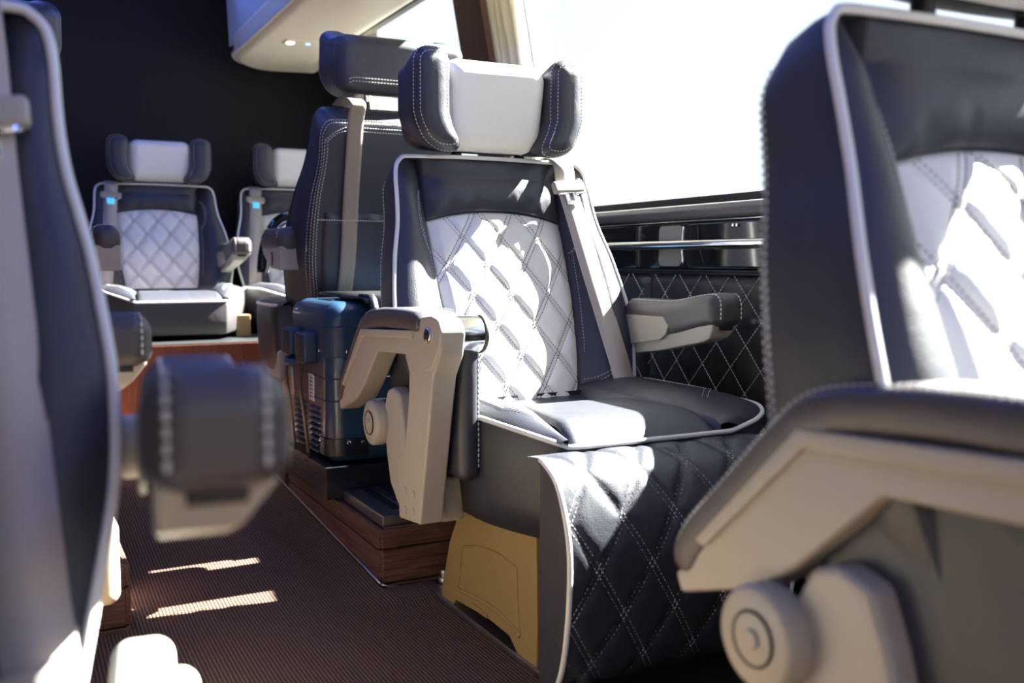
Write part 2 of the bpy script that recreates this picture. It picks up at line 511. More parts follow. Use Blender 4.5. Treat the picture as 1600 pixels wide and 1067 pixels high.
# panel fittings on the wall: grey plate, chrome-lipped gloss pocket
pl = empty('wall_plate', (XW-.024, 2.085, .82), 0, 'grey rounded plate set in the gloss wall panel behind the chrome rail', 'wall plate')
def rrect(w, h, r, n=6):
    out = []
    for cx, cy, a0 in ((w/2-r, h/2-r, 0), (-w/2+r, h/2-r, 90), (-w/2+r, -h/2+r, 180), (w/2-r, -h/2+r, 270)):
        for k in range(n+1):
            a = math.radians(a0+90*k/n); out.append((cx+r*math.cos(a), cy+r*math.sin(a)))
    return out
mesh_obj('plate', *prism(rrect(.10, .108, .016), 'x', -.006, .006, .002), 'grille', pl, sharp=40)
pk = empty('wall_pocket', (XW-.024, 1.80, .82), 0, 'gloss black wall pocket with a chrome lip, beside the grey plate', 'pocket')
mesh_obj('pocket_door', *prism(rrect(.44, .112, .03), 'x', -.010, .004, .004, 3), 'gloss', pk, sharp=50)
mesh_obj('chrome_lip', *tube([(-.011, .222-.002+.004*math.sin(t*PI), -.05+.1*t) for t in np.linspace(0, 1, 12)], .0035, 8), 'chrome', pk)
mesh_obj('lip', *tube([(-.012, .16-.03*(1-t)**2, -.05+.1*t) for t in np.linspace(0, 1, 12)], .002, 8), 'blackp', pk)
for dy in (.012, .026):
    mesh_obj('catch', *rbox((-.012, dy, .047), (.006, .009, .008), .002, 2, 1), 'chrome', pk)

# ---- window band: posts, gaskets, glass (right and left), leaning inwards
def wpt(y, z, s, off=0.0): return (mx(xr(z)+off, s), y, z)
def wslab(y0, y1, z0, z1, s, t=.02, off=0.0, bev=.002):
    p = [(mx(xr(z0)+off, s), z0), (mx(xr(z1)+off, s), z1), (mx(xr(z1)+off+t, s), z1), (mx(xr(z0)+off+t, s), z0)]
    return prism(p, 'y', y0, y1, bev)
Z0W, Z1W = .955, 1.87
def window_side(s, nm, base):
    bays = [(YF+.05, 0.10), (0.16, 3.10), (3.46, 4.80)] if s > 0 else [(YF+.05, 0.10), (0.16, 2.0), (2.1, 3.4), (3.5, 4.80)]
    for i, (a, b) in enumerate(bays):
        w = struct('window_%d' % (base+i), wslab(a, b, Z0W, Z1W, s, .005, .010, 0), 'glass' if s > 0 else 'tinted', smooth=False)
        mesh_obj('gasket', *wslab(a-.0, b, Z0W-.022, Z0W+.004, s, .03, -.006), 'gasket', w, sharp=30)
        mesh_obj('gasket', *wslab(a-.0, b, Z1W-.016, Z1W+.02, s, .03, -.006), 'gasket', w, sharp=30)
        mesh_obj('gasket', *wslab(a-.012, a+.006, Z0W, Z1W, s, .03, -.006), 'gasket', w, sharp=30)
        mesh_obj('gasket', *wslab(b-.006, b+.012, Z0W, Z1W, s, .03, -.006), 'gasket', w, sharp=30)
    struct('trim_%d' % (2+base), wslab(YF, YR, .90, Z0W-.02, s, .05, 0), 'gasket', sharp=30)
    struct('trim_%d' % (3+base), wslab(YF, YR, Z1W+.01, 2.2, s, .05, 0), 'rack', sharp=30)
    return bays
window_side(1, 'right', 1)
window_side(-1, 'left', 11)
# front bulkhead below and above the windscreen, behind the camera
fr_ = struct('wall_front', join(box(-.75, 1.75, YF-.05, YF, -.08, .60, 0), box(-.75, 1.75, YF-.05, YF, 2.0, 2.2, 0)), 'darkwood', smooth=False)
# posts between the windows
struct('pillar_front', wslab(0.10, 0.16, .93, 1.9, 1, .06, -.03), 'gasket', sharp=30)
struct('pillar_rear', wslab(4.80, YR, .93, 1.9, 1, .06, -.03), 'darkwood', sharp=30)
for (a, b) in ((0.10, .16), (2.0, 2.1), (3.4, 3.5), (4.8, YR)):
    struct('pillar_left', wslab(a, b, .93, 1.9, -1, .06, -.03), 'cover', sharp=30)
pr_ = struct('pillar_right', wslab(3.12, 3.46, .93, 1.88, 1, .05, -.005), 'cover', sharp=30)
mesh_obj('trim_strip', *wslab(3.19, 3.41, .93, 1.88, 1, .03, -.035, .006), 'curtain', pr_, sharp=30)

# gathered curtain tied against the post
def curtain_fn(u, v):
    y = 2.93 + .17*u; z = .94 + v*(1.80-.94)
    x = xr(z) - .035 - .022*np.sin(u*2*PI*3.5+.6*np.sin(v*3))
    return np.stack([x, y + .01*np.sin(v*5+u*9), z], -1)
ct = mesh_obj('curtain', *grid(curtain_fn, 70, 16), 'curtain2')
md = ct.modifiers.new('thick', 'SOLIDIFY'); md.thickness = .003
tag(ct, 'gathered cream curtain tied beside the wine coloured window post', 'curtain')
ct_block = mesh_obj('curtain', *grid(lambda u, v: curtain_fn(u, v)+np.stack([0*u, 1.50+.22*u, 0*u], -1), 70, 16), 'curtain2')  # unseen second curtain, added to keep sun off the rear seat back
md = ct_block.modifiers.new('thick', 'SOLIDIFY'); md.thickness = .003
tag(ct_block, 'added cream curtain gathered at the rear end of the last side window, blocking sun from the rear seat', 'curtain')
ctk = mesh_obj('cord', *tube([wpt(2.84+.02*math.sin(t*2), .95+t*.86, 1, -.045) for t in np.linspace(0, 1, 14)], .004, 8), 'cover', ct)

# ---- overhead ducts (right in view, left a sliver)
def duct(s, nm, label):
    d = empty('overhead_duct', (0, 0, 0), 0, label, 'ceiling duct')
    y0, y1 = -0.9, 4.72
    base = np.array([(0.945, 1.715), (0.965, 1.692), (1.30, 1.702), (1.535, 1.858), (1.545, 1.90), (1.02, 1.90), (.94, 1.80)])
    V, Fc = [], []
    ys = list(np.linspace(y0, y1-.27, 14)) + [y1-.27+.27*math.sin(t) for t in np.linspace(.15, PI/2, 10)]
    sm = []
    n = len(base)
    for i in range(n):
        p0, p1, p2 = base[i-1], base[i], base[(i+1) % n]
        a = p1+(p0-p1)*min(.4, .022/np.linalg.norm(p0-p1)); b = p1+(p2-p1)*min(.4, .022/np.linalg.norm(p2-p1))
        for t in (0, .33, .67, 1):
            sm.append((1-t)**2*a+2*t*(1-t)*p1+t*t*b)
    sm = np.array(sm); n = len(sm)
    def shift(y):                       # the aisle corner is rounded in plan at the rear end
        e = min(1, max(0, (y-(y1-.27))/.27))
        return .20*(1-math.sqrt(max(0, 1-e*e)))
    for y in ys:
        for p in sm:
            V.append((mx(p[0]+shift(y)*max(0, 1-(p[0]-.94)/.61), s), y, p[1]))
    for i in range(len(ys)-1):
        for k in range(n):
            Fc.append((i*n+k, i*n+(k+1) % n, (i+1)*n+(k+1) % n, (i+1)*n+k))
    Fc.append(tuple(range((len(ys)-1)*n, len(ys)*n))); Fc.append(tuple(reversed(range(n))))
    mesh_obj('duct_body', V, Fc, 'rack', d, sharp=60)
    # bright lip along the aisle edge
    mesh_obj('lip', *tube([(mx(.939+shift(y), s), y, 1.712) for y in ys], .009, 10), 'cover', d)
    # cove panel above the lip and blue led strip
    mesh_obj('cove_panel', *prism([(mx(.945, s), 1.76), (mx(.930, s), 2.15), (mx(.965, s), 2.16), (mx(.965, s), 1.77)], 'y', y0, y1-.12, .004), 'cover', d, sharp=40)
    mesh_obj('led_strip', *tube([(mx(.91, s), y, 1.98) for y in np.linspace(y0, y1-.35, 10)], .008, 8), 'led_blue', d)
    # reading lamps
    for y in (.6, 2.1, 4.06):
        fr = mesh_obj('lamp_panel', *rbox((mx(1.16, s), y, 1.6965), (.20, .075, .010), .004, 2, 1, lambda P: np.stack([P[:, 0], P[:, 1], P[:, 2]+.0267*P[:, 0]*(1 if s > 0 else -1)], 1)), 'rack', d)
        for dx in (-.075, .075):
            mesh_obj('lamp_lens', *disc((mx(1.16+dx, s), y, 1.690+.0267*dx), (.026*s, 0, -1), .017, .006, 20), 'lamp', fr)
        if y > 3:
            ld = bpy.data.lights.new('reading_light', 'SPOT'); ld.energy = 26; ld.color = (1.0, .80, .60)
            ld.spot_size = math.radians(80); ld.spot_blend = .7; ld.shadow_soft_size = .03
            lo = bpy.data.objects.new('reading_light', ld); COL.objects.link(lo); lo.parent = d
            lo.location = (mx(1.10, s), y, 1.672)
            aim = Vector((mx(.66, s), y-.20, .5))
            lo.rotation_euler = (lo.location-aim).to_track_quat('Z', 'Y').to_euler()
        mesh_obj('switch', *disc((mx(1.16, s), y, 1.690), (.026*s, 0, -1), .010, .006, 16), 'lampb', fr, label='small blue lit switch between the lamps')
    return d
duct(1, 'right', 'cream overhead duct with reading lamps above the window seats')
duct(-1, 'left', 'cream overhead duct over the aisle seats opposite, seen only by its blue lit edge')

# ---- outside ground (paving beside the coach, blown out by the sun)
gr = struct('ground', box(-40, 60, -40, 60, -1.35, -1.25, 0), 'paint', smooth=False)

# ==================================================================  PLATFORM UNDER THE REAR-FACING SEATS
def platform(s, nm):
    x0, x1 = sorted((mx(.765, s), mx(XW, s)))
    p = struct('platform_'+nm, box(x0+.002, x1, 2.128, 3.86, -.01, .140, 0), 'joint', smooth=False)
    courses = [(-.02, .010), (.014, .094), (.098, .142)]
    for (a, b) in courses:
        # planks on the front face
        for (xa, xb) in ((x0, x0+(x1-x0)*.55), (x0+(x1-x0)*.55+.002, x1)):
            mesh_obj('plank', *box(xa, xb, 2.118, 2.134, a, b, .003), 'plank', p, sharp=40)
        # planks on the aisle face
        xe = x0 if s > 0 else x1
        for (ya, yb) in ((2.119, 2.95), (2.952, 3.86)):
            o = mesh_obj('plank', *box(-.41, .41 if yb < 3 else .45, -.008, .008, a, b, .003), 'plank', p, sharp=40)
            o.rotation_euler = (0, 0, PI/2); o.location = (xe-.002*s, (ya+yb)/2 if yb < 3 else 3.4, 0)
    for k in range(8):
        ya = 2.128+k*(3.86-2.128)/8
        mesh_obj('plank', *box(x0+.012, x1, ya, ya+.214, .136, .146, .002), 'plank', p, sharp=40)
    return p
platform(1, 'right'); platform(-1, 'left')
# steel seat-track plate on the platform corner
tp = empty('track_plate', (.772, 2.135, .146), 0, 'steel seat track plate with black slots on the platform corner', 'metal plate')
mesh_obj('plate', *box(0, .78, 0, .302, 0, .026, .004), 'steel', tp, sharp=30)
for (xa, xb) in ((.042, .070), (.095, .30)):
    mesh_obj('slot', *box(xa, xb, .05, .29, .0235, .0275, .001), 'gasket', tp, sharp=30)
mesh_obj('slide', *box(.074, .090, .055, .29, .024, .0285, .001), 'steel', tp, sharp=30)

# high rear step: top and upright boards
rs = struct('step_rear', box(-.74, XW, 3.875, YR, .0, .452, 0), 'joint', smooth=False)
nb = 24
for k in range(nb):
    a = -.74 + k*(XW+.74)/nb; b = -.74 + (k+1)*(XW+.74)/nb
    mesh_obj('plank', *box(a+.0007, b-.0007, 3.86, 3.882, .0, .456, .001), 'redwood', rs, sharp=40)
mesh_obj('step_top', *box(-.74, XW, 3.862, YR, .452, .462, .003), 'gasket', rs, sharp=40)
# edge trim of the carpet along the platform
struct('trim_31', tube([(.752, y, .018+.063*(y-2.1)+.004) for y in np.linspace(2.1, 3.85, 10)], .0035, 6), 'steel')
struct('trim_32', tube([(.752, 2.105, .020), (.77, 2.10, .012), (.80, 2.10, .006), (.90, 2.10, .004)], .0035, 6), 'steel')
bt = mesh_obj('floor_bolt', *join(disc((.905, 2.075, .030), (0, 0, 1), .011, .022, 16), disc((.905, 2.075, .014), (0, 0, 1), .016, .02, 16)), 'steel')
tag(bt, 'steel rail end bolt at the foot of the wooden platform behind the tan pedestal', 'bolt')

# ==================================================================  SEATS
# local frame: front of the cushion at y=0, facing -y, x to the right, z=0 at the floor
ZK = [.30, .38, .42, .50, .59, .68, .80, .85, .90, .99, 1.02, 1.06]
YB = [.395, .420, .432, .460, .490, .522, .570, .592, .611, .640, .650, .66]
HW = [.246, .262, .270, .286, .304, .304, .284, .268, .260, .255, .250, .25]
def yb(z): return np.interp(z, ZK, YB)
_zs = np.linspace(.30, 1.06, 220); _hw = np.interp(_zs, ZK, HW); _hw = np.convolve(np.pad(_hw, 9, 'edge'), np.ones(19)/19, 'valid')
def hw(z): return np.interp(z, _zs, _hw)
def depth(z): return np.interp(z, [.40, .58, .67, .97, 1.06], [.225, .205, .185, .110, .10])
def taper(z): return np.interp(z, [.40, .67, .97], [.88, .89, .975])
def pw(z): return np.interp(z, [.40, .46, .60, .70, .80, .88, .93, 1.03], [.142, .148, .168, .176, .180, .182, .186, .190])
def arch(x): return .872 + .028*(1-np.clip(np.abs(x)/.182, 0, 1)**2.2)
QW, QH = 0.100, 0.137
def quilt(x, z, w=QW, h=QH, x0=0., z0=.70):
    A = (x-x0)/w + (z-z0)/h; B = (x-x0)/w - (z-z0)/h
    k = 1/math.hypot(1/w, 1/h)
    da = np.abs(A-np.round(A))*k; db = np.abs(B-np.round(B))*k
    d = np.minimum(da, db)
    t = np.clip((d-.0045)/(.022), 0, 1)
    return np.sin(t*PI/2)**.8, d
PZ0 = .36
def panel_y(x, z):
    u = np.clip(np.abs(x)/pw(z), 0, 1)
    e = np.clip((arch(x)-z)/.05, 0, 1)
    puff = (1-u**4)*(.35+.65*np.sin(e*PI/2))
    q, d = quilt(x, z)
    groove = .0022*np.exp(-((d-.0045)/.0018)**2)
    return yb(z) + REC + .003 - .016*puff - .0055*q*np.clip((1-u)/.15, 0, 1)*np.clip(e*2, 0, 1) + groove
REC = .034
def bol_y(x, z):
    a = np.abs(x); p = pw(z); h = hw(z)
    t = np.clip((a-p)/(h-p), 0, 1)
    amp = np.interp(z, [.40, .5, .62, .85, .96, 1.02], [.030, .038, .042, .038, .030, .006])
    return yb(z) + REC*(1-t)**1.15 - amp*.85*np.sin(PI*t**1.05)**.8
def upper_y(x, z):
    u = np.clip(np.abs(x)/pw(z), 0, 1); a = arch(x)
    v = np.clip((z-a)/(1.024-a), 0, 1)
    crease = .0035*np.exp(-((z-a-.02)/.02)**2)*np.sin(x*95)*(np.abs(x) > .05)
    return yb(z) + REC*np.clip((1.03-z)/.05,0,1) + .002 - .034*np.sin(PI*np.clip(v*.94+.06, 0, 1))**.6*(1-u**6) + crease

def outline(n=16):
    """backrest outline (x,z), up the left, over the top, down the right"""
    L = [(-hw(z), z) for z in np.linspace(.33, .985, 38)]
    top = []
    for k in range(1, 8):
        a = PI - k/8*PI/2; top.append((-.218+.035*math.cos(a), .985+.037*math.sin(a)))
    mid = [(x, 1.022+.004*(1-(x/.22)**2)) for x in np.linspace(-.20, .20, 15)]
    left = L+top
    return np.array(left+mid+[(-x, z) for x, z in reversed(left)])

BACK_PARTS = ('backrest_shell', 'backrest_piping', 'side_bolster', 'upper_pad', 'quilted_panel', 'headrest', 'seat_belt')
def build_backrest(root, rear_back=False, full=True):
    OUT = outline()
    front = np.array([(x, yb(z), z) for x, z in OUT])
    # shell: side walls and padded back, lofted from the outline
    rings = []
    c = np.array([0, .70])
    for q, sx, zt in ((.0, .985, 1.0), (.08, 1.0, 1.0), (.25, 1.006, .99), (.6, 1.004, .95), (.86, 1.0, .88), (.95, .985, .855), (.985, .955, .84), (1.0, .82, .78), (1.01, .5, .5), (1.01, .02, .02)):
        R = []
        for x, z in OUT:
            dz = z-c[1]
            zz = z
            if zt < .8: zz = c[1]+dz*zt
            elif dz > 0: zz = z-(1-zt)*.30*np.clip(dz/.30, 0, 1)**2
            R.append((x*sx*(1-(1-taper(z))*min(q, 1)), yb(zz)+q*depth(zz), zz))
        rings.append(np.array(R))
    n = len(OUT); V = np.vstack(rings); Fc = []
    for i in range(len(rings)-1):
        for k in range(n):
            Fc.append((i*n+k, (i+1)*n+k, (i+1)*n+(k+1) % n, i*n+(k+1) % n))
    shell = mesh_obj('backrest_shell', V, Fc, 'dark', root)
    # seam stitching along the back edge of the side walls
    st = []
    for ri in (4, 5):
        st.append(resample(rings[ri]*np.array([1.004, 1, 1.001])+np.array([0, .001, 0]), .008))
    mesh_obj('stitching', *stitches(st, .006, .0032, .0012), 'thread', shell, kind='stuff')
    # piping round the front face
    pth = spline(front[(0 if full else 18)::2] + np.array([0, -.004, 0]), 170)
    mesh_obj('backrest_piping', *tube(pth, .0052, 8), 'piping', root)
    # side bolsters
    for s in (-1, 1):
        def fn(u, v, s=s):
            z = .33 + v*(1.020-.33)
            p, h = pw(z)-.006, hw(z)-.001
            zt = z
            x = p + (h-p)*u
            # round the outer top corner
            over = np.clip((z-.985)/.037, 0, 1)
            lim = .218+.035*np.sqrt(np.clip(1-over**2, 0, 1))
            lim = np.where(z > .985, lim, 9)
            x = np.minimum(x, p+(np.minimum(h, lim)-p)*u)
            y = bol_y(x, z)
            y = np.where(u <= 0.0, y+.02, y)
            return np.stack([s*x, y, z], -1)
        b = mesh_obj('side_bolster', *grid(fn, 22, 64), 'dark', root)
        st = []
        for off in (.0, .007):
            zz = np.linspace(.945-off*.6, .80, 40)
            t = (zz[0]-zz)/(zz[0]-.80)
            xx = pw(zz) + .004 + (.026+off*-.9)*np.sin(PI*np.clip(t*1.0, 0, 1))**.55
            st.append(np.stack([s*xx, bol_y(xx, zz)-.0012, zz], 1))
        zz = np.linspace(.80, .56, 50); xx = pw(zz)+.010
        st.append(np.stack([s*xx, bol_y(xx, zz)-.0012, zz], 1))
        for off in (0, .009):
            tt = np.linspace(0, 1, 24); xx = pw(.52)+.004+tt*.085; zz = .500-off+.045*tt**1.6
            st.append(np.stack([s*xx, bol_y(xx, zz)-.0012, zz], 1))
        mesh_obj('stitching', *stitches(st), 'thread', b, kind='stuff')
    # dark upper pad
    def fu(u, v):
        zt = 1.023
        x0 = -1+2*u
        x = x0*.189
        a = arch(x)-.004
        z = a + v*(zt-a)
        y = upper_y(x, z)
        y = np.where((v <= 0) | (u <= 0) | (u >= 1), y+.025, y)
        return np.stack([x, y, z], -1)
    mesh_obj('upper_pad', *grid(fu, 56, 26), 'dark', root)
    # ivory quilted panel
    def fp(u, v):
        x0 = -1+2*u
        zt = arch(x0*.180)
        z = PZ0 + v*(zt-PZ0)
        x = x0*pw(z)
        y = panel_y(x, z)
        y = np.where((u <= 0) | (u >= 1) | (v >= 1), y+.02, y)
        return np.stack([x, y, z], -1)
    qp = mesh_obj('quilted_panel', *grid(fp, 92, 120), 'white', root)
    st = []
    kk = 1/math.hypot(1/QW, 1/QH)
    for k in range(-9, 10):
        for sg in (1, -1):
            for off in (-.0045, .0045):
                zz = np.linspace(PZ0, .90, 150)
                xx = QW*(k+off/kk - sg*(zz-.70)/QH)
                ok = (np.abs(xx) < pw(zz)-.004) & (zz < arch(xx)-.003)
                if ok.sum() > 3:
                    x, z = xx[ok], zz[ok]
                    st.append(np.stack([x, panel_y(x, z)-.0018, z], 1))
    mesh_obj('stitching', *stitches(st, .0050, .0024, .0010), 'thread_dk', qp, kind='stuff')
    return shell

def wing(s):
    def fn(P):
        x, y, z = P[:, 0].copy(), P[:, 1].copy(), P[:, 2].copy()
        f = np.clip((-y+.02)/.11, 0, 1)            # towards the front
        zz = z*(.76+.24*np.clip(f*1.6, 0, 1)-.08*f**3)
        zz = zz - .014*f*np.clip(-z/.12, 0, 1)*-1
        x = x + .004*f
        low = np.clip(-(z+.03)/.1, 0, 1)
        x = x - .045*low**1.4
        return np.stack([s*x, y, zz], 1)
    V, Fc = rbox((0, 0, 0), (.094, .150, .250), .040, 6, 6, fn)
    if s < 0: Fc = [tuple(reversed(f)) for f in Fc]
    return V + np.array([s*.173-.015, .622, 1.139]), Fc

def build_headrest(root, dz=0.0, posts=False):
    def hf(P):
        x, y, z = P[:, 0], P[:, 1], P[:, 2]
        return np.stack([x*(1-.06*np.clip(-z/.1, 0, 1)), y-.25*np.abs(x)**1.6+.02, z], 1)
    h = mesh_obj('headrest', *rbox((-.015, .672, 1.140+dz), (.425, .085, .200), .042, 6, 8, hf), 'dark', root)
    for s in (-1, 1):
        V, Fc = wing(s)
        w = mesh_obj('headrest_wing', V+np.array([0, 0, dz]), Fc, 'dark', h)
    # stitch loops on the wings: inner edge and two outer rows
    for s in (-1, 1):
        V, Fc = wing(s)
        st = []
        loc = V-np.array([s*.173-.015, .622, 1.139])
        # contour slices of the wing surface at fixed depth: approximate by angular sort
        for yy in (-.052, -.066):
            pts = []
            P = V; 
            for f in Fc:
                q = P[list(f)]
                d = q[:, 1]-(.622+yy)
                for a in range(4):
                    b = (a+1) % 4
                    if d[a]*d[b] < 0:
                        t = d[a]/(d[a]-d[b]); pts.append(q[a]*(1-t)+q[b]*t)
            pts = np.array(pts)
            if len(pts) < 8: continue
            c = pts.mean(0); an = np.arctan2(pts[:, 2]-c[2], pts[:, 0]-c[0])
            pts = pts[np.argsort(an)]
            nrm = (pts-c)/np.linalg.norm(pts-c, axis=1, keepdims=True)
            lp = pts+nrm*.0010; lp = np.vstack([lp, lp[:1]])
            st.append(lp+np.array([0, 0, dz]))
        mesh_obj('stitching', *stitches(st, .0055, .003, .0010), 'thread', h, kind='stuff')
    def cf(P):
        x, y, z = P[:, 0], P[:, 1], P[:, 2]
        return np.stack([x, y - .20*z - .17*x**2, z], 1)
    mesh_obj('headrest_cushion', *rbox((-.020, .628, 1.141+dz), (.270, .090, .204), .044, 7, 8, cf), 'white', h)
    # lower band at the back with double stitching
    z0 = 1.062+dz
    st = [np.array([(x, .7345+.02-.25*abs(x)**1.6, z0+.030-dd-.02*np.clip(1-(abs(x)/.19), 0, 1)*0 - .03*np.clip((abs(x)-.15)/.05, 0, 1)) for x in np.linspace(-.18, .16, 60)]) for dd in (0, .012)]
    mesh_obj('stitching', *stitches(st, .006, .0035, .0011), 'thread', h, kind='stuff')
    for s in (-1, 1):
        mesh_obj('headrest_post', *disc((s*.085, .672, 1.045+dz/2), (0, 0, 1), .007, .07+dz, 14), 'chrome', h)
        mesh_obj('post_collar', *disc((s*.085, .672, 1.028), (0, 0, 1), .013, .022, 14), 'blackp', h)

def cush_outline(wide=False, narrow=False):
    """plan outline of the cushion, half: front flat, angled bolster nose, side"""
    right = [(.0, .0), (.10, .0), (.165, .004), (.182, .012), (.205, .050), (.240, .110), (.275, .170), (.292, .215), (.297, .28), (.297, .44), (.28, .47)]
    if wide:    # wall side: the bolster runs on almost flush with the front
        right = [(.0, .0), (.10, .0), (.165, .002), (.20, .004), (.245, .010), (.285, .022), (.325, .055), (.352, .11), (.365, .20), (.368, .44), (.35, .47)]
    if narrow:
        right = [(.0, .0), (.10, .0), (.160, .004), (.176, .014), (.198, .05), (.222, .11), (.238, .17), (.245, .215), (.247, .28), (.247, .44), (.235, .47)]
    r = spline([(x, y, 0) for x, y in right], 46)[:, :2]
    return r
def build_cushion(root, zbot=.27, wide=False, narrow=0):
    R = cush_outline(narrow=narrow > 0); RW = cush_outline(wide, narrow > 1)
    full = np.vstack([np.stack([-R[:, 0], R[:, 1]], 1)[::-1], RW[1:]])
    # piping height: low on the front flat, rising along the bolster nose
    def pz(x, y): return .448 + np.where((x > 0) & wide, .030*np.clip((np.abs(x)-.20)/.15, 0, 1), .042*np.clip((np.abs(x)-.17)/.11, 0, 1))
    ring0 = np.array([(x, y, pz(x, y)) for x, y in full])
    # skirt
    rings = []
    for (dz, k, a) in ((0, 1.0, 0), (-.02, 1.012, 0), (-.08, 1.012, .3), (-.13, 1.0, .6), (zbot-.448, .97, 1), (zbot-.452, .90, 1), (zbot-.452, .2, 1)):
        R_ = ring0.copy()
        cx = np.array([0, .24])
        R_[:, :2] = cx+(R_[:, :2]-cx)*k
        if a < 1: R_[:, 2] = R_[:, 2]*(1-a) + .448*a + dz
        else: R_[:, 2] = .448+dz+.035*np.clip(R_[:, 1]/.3, 0, 1)*0
        rings.append(R_)
    n = len(full); V = np.vstack(rings); Fc = []
    for i in range(len(rings)-1):
        for k in range(n-1): Fc.append((i*n+k, (i+1)*n+k, (i+1)*n+k+1, i*n+k+1))
        Fc.append((i*n+n-1, (i+1)*n+n-1, (i+1)*n, i*n))
    # under-lid closing the top below the pads
    lid = ring0.copy(); lid[:, 2] -= .010; lid[:, :2] = np.array([0, .24])+(lid[:, :2]-np.array([0, .24]))*.995
    o_ = len(V); V = np.vstack([V, lid, [[0, .24, .438]]])
    Fc += [(o_+k, o_+k+1, o_+n) for k in range(n-1)] + [(o_+n-1, o_, o_+n)]
    c = mesh_obj('seat_cushion', V, Fc, 'dark', root)
    mesh_obj('cushion_piping', *tube(ring0[1:-1]+np.array([0, -.003, .0]), .0050, 8), 'piping', c)
    # front roll between the bolsters
    def cz(x, y): return .480 + .006*(1-(x/.18)**2)
    def fr(u, v):
        x = (-1+2*u)*(.168-.035*v)
        y = .002+v*.31
        t = np.clip(v/.29, 0, 1)
        z = .448 + .040*np.sin(t*PI/2)**.8 - .012*np.clip((v-.75)/.25, 0, 1)**2
        ed = np.clip((1-np.abs(-1+2*u))/.10, 0, 1)
        z = z - .012*(1-ed)**2
        return np.stack([x, y-.004*np.sin(t*PI), z], -1)
    mesh_obj('front_roll', *grid(fr, 40, 28), 'dark', c)
    # ivory quilted centre
    def fq(u, v):
        x = (-1+2*u)*.152; y = .155+v*.35
        q, d = quilt(x, y, .10, .137, 0, .2)
        ed = np.clip((1-np.abs(-1+2*u))/.12, 0, 1)
        z = .450+.003*q+.006*ed - .01*v
        return np.stack([x, y, z], -1)
    mesh_obj('quilted_cushion', *grid(fq, 50, 60), 'white', c)
    # bolsters
    for s in (-1, 1):
        Y = np.linspace(.004, .50, 40)
        def fb(u, v, s=s):
            y = .001 + v**1.7*.495
            xi = .172 - .036*np.clip((y)/.2, 0, 1)
            # outer limit along the outline
            RR = RW if s > 0 else R
            ro = np.interp(y, RR[16:, 1], RR[16:, 0])
            x = xi+(ro-xi)*u
            zo = pz(s*ro, y)
            rise = np.clip((y-.0)/.16, 0, 1)
            zi = .460+.010*rise
            crown = (.012+.020*rise)*np.sin(PI*np.clip(u, 0, 1)**.8)**.7
            z = zi*(1-u)+zo*u + crown*np.sqrt(np.clip((ro-xi)/.13, 0.0, 1))
            z = np.where(u <= 0, z-.02, z)
            return np.stack([s*x, y, z], -1)
        b = mesh_obj('cushion_bolster', *grid(fb, 22, 40), 'dark', c)
        st = []
        for off in (0, .010):
            tt = np.linspace(0, 1, 50)
            yy = .40-tt*.29-off*.0; uu = .42+.40*np.sin(np.clip(tt*1.15, 0, 1)*PI)**.0*1 - .0*tt
            uu = np.where(tt < .75, .62+.12*tt-off*3.0, (.71-off*3.0)-(tt-.75)*1.3)
            P = fb(uu, (np.clip(yy+off*(tt > .7)-.001, 0, 1)/.495)**(1/1.7))
            P[:, 2] += .0024
            st.append(P)
        mesh_obj('stitching', *stitches(st), 'thread', b, kind='stuff')
    return c

